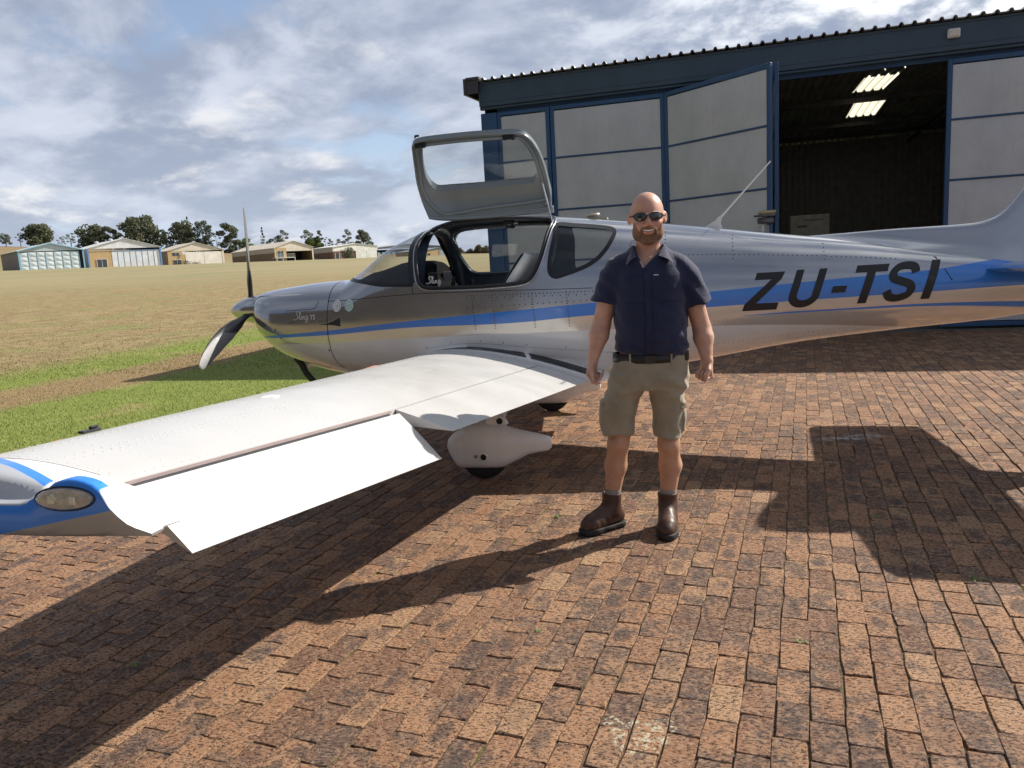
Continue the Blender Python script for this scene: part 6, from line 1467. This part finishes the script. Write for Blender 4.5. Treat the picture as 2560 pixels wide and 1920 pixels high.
# arms: (shoulder, elbow, wrist)
ARM = {-1: [(-.168, .002, 1.375), (-.228, .005, 1.135), (-.278, -.055, .965)], 1: [(.224, .002, 1.365), (.296, .010, 1.095), (.312, -.05, .935)]}
for s_, (sh, el, wr) in ARM.items():
    f.cone(sh, .052, el, .047, .03); mid_ = tuple(el[i]*.72+wr[i]*.28 for i in range(3)); f.cone(el, .044, mid_, .050, .02); f.cone(mid_, .050, wr, .029, .02)
def hand(s_, wr, curls, spread, thumb, d0):
    d = Vector(d0).normalized(); b_ = Vector((0.0+.25*s_*0, -1, 0)); b_ = (b_-d*b_.dot(d)).normalized(); n_ = Vector((-s_, 0, 0)); n_ = (n_-d*n_.dot(d)-b_*n_.dot(b_)).normalized()
    # turn the hand so that its back looks partly at the camera
    rot_ = Matrix.Rotation(-s_*spread, 3, d); b_ = rot_ @ b_; n_ = rot_ @ n_; w = Vector(wr)
    for i in range(4):
        kn = w+d*(.088-.004*abs(i-1))+b_*(.033-.0215*i)+n_*(-.004+.003*abs(i-1.3)); f.cone(w+b_*(.012-.008*i), .0195, kn, .0125, .012)
        p = kn; ang = 0; r_ = .0098 if i < 3 else .0086; Ls = [(.044, .027, .022), (.047, .030, .023), (.044, .027, .022), (.035, .021, .020)][i]
        for q in range(3):
            ang = rad(curls[i][q]); e_ = p+(d*math.cos(ang)+n_*math.sin(ang))*Ls[q]; f.cone(p, r_, e_, r_-.0010, .0022); p = e_; r_ -= .0010
    p = w+d*.022+b_*.020+n_*.006; r_ = .0155
    for dd, L in thumb:
        v = (d*dd[0]+b_*dd[1]+n_*dd[2]).normalized(); e_ = p+v*L; f.cone(p, r_, e_, r_-.0025, .006 if r_ > .013 else .0025); p = e_; r_ -= .0025
hand(-1, ARM[-1][2], [(38, 78, 105), (58, 120, 155), (66, 132, 170), (70, 138, 176)], .55, [((.75, .55, .35), .040), ((.95, .12, .35), .034), ((1, -.05, .30), .028)], (-.12, -.10, -1))
hand(1, ARM[1][2], [(70, 155, 215), (74, 160, 222), (76, 162, 226), (78, 164, 228)], .75, [((.70, .45, .55), .040), ((.95, .05, .45), .034), ((.95, -.2, .15), .028)], (-.10, -.12, -1))
# legs
LEG = {-1: ((-.085, .01, .88), (-.160, -.005, .49), (-.178, .028, .36), (-.206, .030, .16)), 1: ((.120, .01, .88), (.108, -.010, .48), (.116, .025, .355), (.098, .020, .15))}
for s_, (h_, k_, c_, a_) in LEG.items():
    f.cone(h_, .085, k_, .055, .03); f.cone(k_, .053, c_, .060, .03); f.cone(c_, .058, a_, .036, .02); f.ell((k_[0], k_[1]-.030, k_[2]), (.034, .026, .042), .02); f.cone((k_[0], .03, k_[2]-.05), .035, (c_[0]+s_*.008, c_[1]+.012, c_[2]), .05, .02)
f.mesh('body', M_skin, man)
# open smile: dark mouth and upper teeth
def smile(u, dz): return (MX+u, -.1135+9.*u*u, 1.6135+dz+9.*u*u)
m = MB(); m.grid([[smile(u, .0048*math.sqrt(max(0, 1-(u/.0310)**2))), smile(u, -.0056*math.sqrt(max(0, 1-(u/.0310)**2)))] for u in np.linspace(-.031, .031, 13)]); m.build('mouth', plain('mouth_dark', (.10, .03, .025), .5), man, smooth=True)
m = MB(); m.grid([[tuple(Vector(smile(u, .0046*math.sqrt(max(0, 1-(u/.028)**2))))+Vector((0, -.001, 0))), tuple(Vector(smile(u, -.0030*math.sqrt(max(0, 1-(u/.028)**2))))+Vector((0, -.001, 0)))] for u in np.linspace(-.027, .027, 13)]); m.build('teeth', plain('teeth', (.85, .80, .70), .3), man, smooth=True)
# beard, a thin rough coat over jaw, chin and lip
f = Field((-.08, -.16, 1.50), (.14, .06, 1.70), .0026)
f.ell((MX, -.018, 1.655), (.0715, .0815, .0915), .0); f.ell((MX, -.040, 1.600), (.0575, .0545, .0475), .03); f.ell((MX, -.053, 1.571), (.0375, .037, .029), .02)
for s_ in (-1, 1): f.ell((MX+s_*.040, -.062, 1.648), (.031, .027, .027), .02); f.ell((MX+s_*.052, -.012, 1.605), (.0262, .0422, .0362), .025)
f.ell((MX, -.091, 1.616), (.039, .019, .017), .012)
for s_ in (-1, 1):
    f.cone((MX+s_*.006, -.107, 1.629), .0055, (MX+s_*.036, -.097, 1.620), .006, .004); f.cone((MX+s_*.036, -.097, 1.620), .006, (MX+s_*.040, -.088, 1.598), .006, .004)
x, y, z = np.meshgrid(*f.ax, indexing='ij', sparse=True); ax_ = np.abs(x-MX)
topz = np.interp(ax_, [0, .036, .046, .058, .070, .09], [1.634, 1.632, 1.611, 1.628, 1.672, 1.69]); cheek = z-topz
f.F = np.maximum(f.F, cheek*.7).astype(np.float32); f.F = np.maximum(f.F, y-.018-(1.66-z)*.1).astype(np.float32)
f.ell((MX, -.115, 1.6085), (.0275, .035, .0115), .003, sub=True)
x, y, z = np.meshgrid(*f.ax, indexing='ij', sparse=True); f.F += (.0009*np.sin(x*900+3*np.sin(z*500))*np.sin(z*800+2*np.sin(x*600))*np.sin(y*700)).astype(np.float32)
def fbeard(t, b):
    o = t.node('TexCoord').outputs['Object']; n = t.noise(t.mapping(o, scale=(1, 1, .4)), 330, 4, .75); c = t.mix(t.mapr(n, .38, .62), (.055, .032, .02), (.19, .125, .08)); s3 = t.sep(o)
    grey = t.math('MULTIPLY', t.mapr(s3[2], 1.585, 1.555, 0, .55), t.mapr(t.noise(o, 60, 3), .4, .6)); c = t.mix(grey, c, (.30, .26, .21)); axx = t.math('ABSOLUTE', t.math('SUBTRACT', s3[0], MX)); thin = t.math('MAXIMUM', t.mapr(s3[2], 1.59, 1.65, 0.22, .68), t.math('MULTIPLY', t.mapr(axx, .02, .05, 0, .40), t.mapr(s3[2], 1.56, 1.60, 0, 1)))
    c = t.mix(thin, c, t.mix(t.mapr(n, .4, .6), (.36, .19, .125), (.52, .28, .19)))
    setp(t, b, c, .85, spec=.2, normal=t.bump(n, .9, .004))
f.mesh('beard', material('beard_hair', fbeard), man, 0)
# sunglasses
M_len = plain('dark_lens', (.006, .007, .008), .06, spec=.9); M_frm = plain('glasses_frame', (.012, .012, .012), .3)
gl = empty('sunglasses'); gl.parent = man
def face_pt(u, v, off=0.):
    x = u; R_ = .088+off; a = x/.085; return (MX+R_*1.02*math.sin(a), -.106-off+.080*(1-math.cos(a))*1.15, 1.684+v)
for s_ in (-1, 1):
    out = densify([(.007, .008), (.020, .018), (.046, .020), (.070, .015), (.080, .006), (.068, -.009), (.050, -.019), (.026, -.019), (.012, -.008)], 3)
    P_ = [face_pt(s_*u, v) for u, v in out]; c0 = face_pt(s_*.042, 0, .006); m = MB(); n = len(P_)
    mid_ = [tuple((Vector(p)*.45+Vector(c0)*.55)+Vector((0, -.0018, 0))) for p in P_]
    m.add(P_+mid_+[c0], [(i, (i+1) % n, n+(i+1) % n, n+i) for i in range(n)]+[(n+i, n+(i+1) % n, 2*n) for i in range(n)]); m.build('lens', M_len, gl, smooth=True)
    m = MB(); m.tube(P_+[P_[0]], .0028, 6, caps=False); m.build('rim', M_frm, gl, smooth=True)
    m = MB(); m.tube([face_pt(s_*.080, .007), (MX+s_*.083, -.045, 1.690), (MX+s_*.091, .005, 1.694), (MX+s_*.093, .022, 1.688)], [.0042, .0034, .0026, .002], 6); m.build('temple_arm', M_frm, gl, smooth=True)
m = MB(); m.tube([face_pt(-.008, .008), face_pt(0, .010, .002), face_pt(.008, .008)], .003, 6); m.build('bridge', M_frm, gl)

# shirt
def cloth(name, c1, c2, scale=700, bump=.25):
    def fn(t, b):
        o = t.node('TexCoord').outputs['Object']; n = t.noise(o, 7, 5, .6); c = t.mix(t.mapr(n, .3, .7), c1, c2)
        wv = t.noise(t.mapping(o, scale=(1, 1, 3)), scale, 2, .5); c = t.mix(t.math('MULTIPLY', wv, .25), c, tuple(q*1.5+.004 for q in c2))
        w2 = t.noise(t.mapping(o, rot=(.3, .5, .2), scale=(1.0, 1, .75)), 11, 3, .5, dist=.4); h = t.math('ADD', t.math('MULTIPLY', w2, 1.), t.math('MULTIPLY', wv, .03))
        setp(t, b, c, .82, spec=.25, sheen=.25, normal=t.bump(h, bump, .03))
    return material(name, fn)
M_shirt = cloth('navy_cotton', (.011, .015, .045), (.017, .023, .062), bump=.4); M_short = cloth('khaki_cotton', (.24, .21, .15), (.31, .275, .20), bump=.35)
f = Field((-.36, -.22, .96), (.42, .20, 1.58), .0048)
f.stack([(.975, .030, .0, .196, .135), (1.02, .030, -.004, .193, .150), (1.10, .028, -.006, .187, .158), (1.20, .028, -.004, .186, .152), (1.30, .029, .0, .192, .142), (1.38, .030, .004, .196, .130), (1.43, .030, .010, .176, .116), (1.47, .030, .014, .135, .100), (1.505, .030, .018, .098, .088), (1.545, .030, .024, .084, .082)], .0, 2.3)
f.cone((-.035, .022, 1.475), .060, (-.125, .008, 1.432), .060, .03); f.cone((-.125, .008, 1.432), .062, (-.160, .004, 1.385), .066, .03); f.cone((-.160, .004, 1.385), .066, (-.236, -.004, 1.20), .070, .03)
f.cone((.095, .022, 1.470), .060, (.180, .008, 1.425), .060, .03); f.cone((.180, .008, 1.425), .062, (.218, .004, 1.37), .070, .03); f.cone((.218, .004, 1.37), .070, (.306, -.004, 1.15), .078, .03)
for s_, p, q in ((-1, ARM[-1][0], ARM[-1][1]), (1, ARM[1][0], ARM[1][1])):
    d = (Vector(q)-Vector(p)).normalized(); e_ = Vector(p).lerp(Vector(q), .50 if s_ < 0 else .52)
    x, y, z = np.meshgrid(*f.ax, indexing='ij', sparse=True); side_ = (s_*(x-MX) > .165+.10*(1.35-z)*1.0) if True else None
    cutv = (x-e_.x)*d.x+(y-e_.y)*d.y+(z-e_.z)*d.z; region = (s_*(x-MX) > np.where(z < 1.30, .188+(1.30-z)*.05, .5)); f.F = np.where(region, np.maximum(f.F, cutv), f.F).astype(np.float32)
f.disp(lambda x, y, z: (.0036*fold(x, y, z, .75))*np.clip((1.50-z)/.08, 0, 1)+.0035*np.sin(z*95+np.sin(x*20)*2.4+x*22)*np.clip((1.15-z)/.12, 0, 1)+.003*np.sin((x+z*.9)*70)*np.clip((np.abs(x-MX)-.13)/.05, 0, 1))
x, y, z = np.meshgrid(*f.ax, indexing='ij', sparse=True)
vx = MX-.030*np.clip((1.52-z)/.09, 0, 1)
wedge = np.maximum(np.abs(x-vx)-np.clip((z-1.430)*.72, -1, .075), y-.0); wedge = np.maximum(wedge, 1.425-z); f.F = np.maximum(f.F, -wedge).astype(np.float32)
f.ell((MX, .022, 1.56), (.074, .074, .060), .004, sub=True)
hem = .982-.020*(x-MX)/.2+.004*np.sin(x*26); f.F = np.where((np.abs(x-MX) < .24), np.maximum(f.F, hem-z), f.F).astype(np.float32)
f.mesh('shirt', M_shirt, man)
# collar: a band round the back of the neck and two pointed flaps lying open
m = MB(); rows = []
for k in range(25):
    a = rad(-118+236*k/24); q = abs(a)/rad(118); z0 = 1.553-.022*q**2
    rows.append([(MX+.078*math.sin(a), .024+.078*math.cos(a), z0-.055), (MX+.076*math.sin(a), .024+.076*math.cos(a), z0), (MX+.084*math.sin(a), .026+.084*math.cos(a), z0+.002), (MX+.100*math.sin(a), .028+.100*math.cos(a), z0-.034), (MX+.102*math.sin(a), .028+.103*math.cos(a), z0-.042)])
m.grid(rows)
for s_ in (-1, 1):
    P0, P1, P2, P3 = (Vector(p) for p in (((MX+s_*.074), -.012, 1.535), (MX+s_*.056-.008, -.086, 1.487), (MX+s_*.120, -.118, 1.447), (MX+s_*.104, -.012, 1.498)))
    rows = []
    for i in range(9):
        u = i/8; row = []
        for j_ in range(7):
            v = j_/6; p = P0.lerp(P1, u).lerp(P3.lerp(P2, u), v)+Vector((0, -.012*math.sin(math.pi*v)*(1-.3*u)-.003, .006*math.sin(math.pi*v))); row.append(p)
        rows.append(row+[row[-1]+Vector((0, .004, -.003))])
    m.grid(rows)
m.build('collar', M_shirt, man, smooth=True)
# front placket, pocket edges, small label, buttons
def shirt_y(x, z):
    S_ = [(.975, .135, .0), (1.02, .150, -.004), (1.10, .158, -.006), (1.20, .152, -.004), (1.30, .142, 0), (1.38, .130, .004), (1.43, .118, .01)]; W_ = [(.975, .196), (1.1, .187), (1.2, .186), (1.3, .192), (1.38, .203), (1.43, .195)]
    b_ = np.interp(z, [q[0] for q in S_], [q[1] for q in S_]); c = np.interp(z, [q[0] for q in S_], [q[2] for q in S_]); a = np.interp(z, *zip(*W_)); return float(c-b_*(1-min(.98, abs(x-.03)/a)**2.3)**(1/2.3))
m = MB(); m.grid([[(MX-.014+dx, shirt_y(MX-.014+dx, z)-.0058+.0012*math.sin(z*60), z) for dx in (-.016, -.015, 0, .015, .016)] for z in np.linspace(.995, 1.425, 40)]); m.build('placket', M_shirt, man, smooth=True)
for sx, lb in ((-.085, None), (.098, None)):
    m = MB(); x0 = MX+sx
    m.grid([[(x0+dx, shirt_y(x0+dx, z)-(.0075 if abs(dx) < .052 else .002), z) for dx in (-.0545, -.052, -.026, 0, .026, .052, .0545)] for z in (1.385, 1.383, 1.36, 1.33, 1.30, 1.275, 1.262, 1.260)]); m.build('pocket', M_shirt, man, smooth=True)
m = MB(); m.box((MX+.030, shirt_y(MX+.03, 1.392)-.009, 1.392), (.024, .002, .005)); m.build('label_tag', plain('tag_white', (.6, .6, .6), .6), man)
for z in (1.06, 1.15, 1.24, 1.33): m = MB(); m.lathe((MX-.014, shirt_y(MX-.014, z)-.0075, z), (0, -1, 0), [(0, .0045), (.002, .0045)], 10); m.build('button', plain('button_navy', (.02, .022, .04), .3) if z == 1.06 else bpy.data.materials['button_navy'], man)

# shorts
f = Field((-.32, -.22, .50), (.30, .20, 1.0), .0048)
f.stack([(.80, .018, .004, .200, .140), (.86, .018, .004, .206, .145), (.92, .022, .0, .202, .142), (.975, .027, 0, .190, .132)], .0, 2.3)
f.stack([(.530, -.160, -.004, .086, .092), (.62, -.156, 0, .090, .098), (.72, -.140, .002, .096, .112), (.82, -.100, .004, .105, .132), (.88, -.085, .004, .10, .13)], .03, 2.2)
f.stack([(.510, .100, -.006, .074, .088), (.60, .106, -.002, .080, .094), (.70, .110, .0, .086, .110), (.80, .108, .004, .098, .132), (.88, .11, .004, .09, .13)], .03, 2.2)
f.ell((-.235, .0, .645), (.022, .055, .082), .012); f.ell((.185, -.005, .635), (.020, .055, .085), .012)
f.ell((-.230, -.004, .725), (.020, .060, .020), .004); f.ell((.178, -.034, .715), (.026, .050, .020), .004)
f.disp(lambda x, y, z: .0038*fold(x, y, z, .8, 1.3)+.003*np.sin(z*75+x*40+np.sin(x*30))*np.clip((z-.68)/.08, 0, 1)*np.clip((.90-z)/.08, 0, 1))
x, y, z = np.meshgrid(*f.ax, indexing='ij', sparse=True); f.F = np.maximum(f.F, np.where(x < -.03, .548+.010*np.sin(x*30)-z, .528-.02*(x-.1)+.006*np.sin(x*40)-z)).astype(np.float32)
f.ell((-.160, -.004, .54), (.070, .076, .05), .004, sub=True); f.ell((.100, -.006, .52), (.062, .074, .05), .004, sub=True)
f.mesh('shorts', M_short, man)
m = MB()
for z, a, b_ in ((.940, .1975, .1395), (.983, .1935, .1345)): pass
m.grid([[(.026+a*math.cos(q), b_*math.sin(q), z) for q in np.linspace(0, 2*math.pi, 49)] for z, a, b_ in ((.941, .192, .134), (.942, .2010, .1430), (.962, .2005, .1430), (.986, .1985, .1405), (.987, .188, .130))]); m.build('belt', plain('belt_black', (.010, .010, .011), .45), man, smooth=True)
m = MB(); m.box((MX-.01, -.1455, .963), (.05, .006, .042), bev=.004); m.build('buckle', plain('buckle_dark', (.05, .05, .05), .35, .7), man)
for x0 in (-.085, .125):
    m = MB(); yy = -.143*(1-min(.95, abs(x0-.026)/.2)**2)**.5-.004; m.box((x0, yy, .963), (.010, .005, .062), bev=.002); m.build('belt_loop', M_short, man)
# pocket flaps with edges and pocket openings, drawn as raised cloth
m = MB(); m.box((.178, -.062, .705), (.050, .028, .040), Matrix.Rotation(.75, 3, 'Z'), bev=.006); m.build('pocket_flap', M_short, man)

# socks and boots
for s_, (h_, k_, c_, a_) in LEG.items():
    m = MB(); rows = []
    for z, r_ in ((.17, .040), (.195, .041), (.203, .0435), (.215, .0435), (.232, .0435), (.235, .041)):
        t_ = (z-a_[2])/(c_[2]-a_[2]); cx_, cy_ = a_[0]+(c_[0]-a_[0])*t_, a_[1]+(c_[1]-a_[1])*t_; rows.append([(cx_+(r_+.0012*(k % 2))*math.cos(2*math.pi*k/44), cy_+(r_+.0012*(k % 2))*math.sin(2*math.pi*k/44), z) for k in range(44)])
    m.grid(rows, closed_v=True); m.build('sock', plain('grey_sock', (.27, .24, .22), .95, bump=.5, bscale=200) if s_ < 0 else bpy.data.materials['grey_sock'], man, smooth=True)
def fleather(t, b):
    o = t.node('TexCoord').outputs['Object']; n = t.noise(o, 18, 5, .6); c = t.mix(t.mapr(n, .3, .7), (.055, .026, .017), (.085, .042, .026)); s3 = t.sep(o)
    c = t.mix(t.math('MULTIPLY', t.mapr(t.noise(o, 30, 5, .7), .45, .7), t.mapr(s3[2], .08, .05, 0, .55)), c, (.19, .13, .085)); setp(t, b, c, t.mapr(n, .3, .7, .40, .55), spec=.4, normal=t.bump(t.noise(o, 45, 4, .6), .35, .004))
M_lea = material('brown_leather', fleather); M_sole = plain('boot_sole', (.018, .017, .016), .7); M_ela = plain('boot_elastic', (.018, .014, .013), .9, bump=.4, bscale=300)
for s_, dirv_, ax0 in ((-1, (-.80, -.60), LEG[-1][3]), (1, (-.10, -1.0), LEG[1][3])):
    d = Vector((*dirv_, 0)).normalized(); w = Vector((-d.y, d.x, 0)); h0 = Vector((ax0[0], ax0[1]+.008, 0))
    bt = empty('boot'); bt.parent = man; heel = h0-d*.035; ball = h0+d*.138; toe = h0+d*.176
    lo_ = [min(heel[i], toe[i])-.09 for i in (0, 1)]; hi_ = [max(heel[i], toe[i])+.09 for i in (0, 1)]
    f = Field((*lo_, .012), (*hi_, .215), .0042)
    f.cone((h0.x, h0.y-.004, .24), .055, (h0.x, h0.y, .10), .050, .0); f.cone(tuple(heel+Vector((0, 0, .065))), .042, tuple(h0+d*.06+Vector((0, 0, .070))), .045, .03); f.cone(tuple(h0+d*.03+Vector((0, 0, .115))), .040, tuple(ball+Vector((0, 0, .062))), .040, .03)
    f.cone(tuple(h0+d*.06+w*.006*s_+Vector((0, 0, .060))), .044, tuple(ball+Vector((0, 0, .052))), .048, .03); f.cone(tuple(ball+Vector((0, 0, .050))), .047, tuple(toe+Vector((0, 0, .047))), .037, .02)
    f.disp(lambda x, y, z: .0018*np.sin(((x-h0.x)*d.x+(y-h0.y)*d.y)*110+np.sin(z*50)*1.5)*np.clip(1-np.abs(((x-h0.x)*d.x+(y-h0.y)*d.y)-.09)/.05, 0, 1))
    f.cut((0, 0, .205), (0, 0, 1)); f.cut((0, 0, .030), (0, 0, -1)); f.ell((h0.x, h0.y-.004, .215), (.050, .050, .03), .002, sub=True)
    f.mesh('upper', M_lea, bt)
    f = Field((*lo_, -.008), (*hi_, .05), .0042); f.cone(tuple(heel+Vector((0, 0, .02))), .047, tuple(h0+d*.06+Vector((0, 0, .02))), .046, .0, fl=(1, 1, 1)); f.cone(tuple(h0+d*.06+Vector((0, 0, .02))), .046, tuple(ball+Vector((0, 0, .02))), .055, .03); f.cone(tuple(ball+Vector((0, 0, .02))), .054, tuple(toe+Vector((0, 0, .02))), .046, .02)
    f.cut((0, 0, .034), (0, 0, 1)); f.cut((0, 0, .001), (0, 0, -1)); x, y, z = np.meshgrid(*f.ax, indexing='ij', sparse=True); q = (x-h0.x)*d.x+(y-h0.y)*d.y; f.F = np.maximum(f.F, -np.maximum(np.abs(q-.055)-.028, z-.012)).astype(np.float32)
    f.mesh('sole', M_sole, bt)
    for e_ in (-1, 1):
        m = MB(); rows = []
        for z in np.linspace(.105, .203, 6):
            hw_ = .020*(.35+.65*(z-.105)/.098); rows.append([tuple(h0+w*e_*(.0515-.0006*abs(q)*abs(q)/.0001*.01)*math.cos(q/.05)+d*(.0515*math.sin(q/.05))+Vector((0, 0, z))) for q in np.linspace(-hw_, hw_, 5)])
        m.grid(rows); m.build('elastic', M_ela, bt, smooth=True)
    m = MB(); p = h0-d*.052; m.tube([p+Vector((0, 0, .185)), p-d*.006+Vector((0, 0, .225)), p+d*.004+Vector((0, 0, .228)), p+d*.006+Vector((0, 0, .19))], .004, 6); m.build('pull_tab', M_ela, bt)
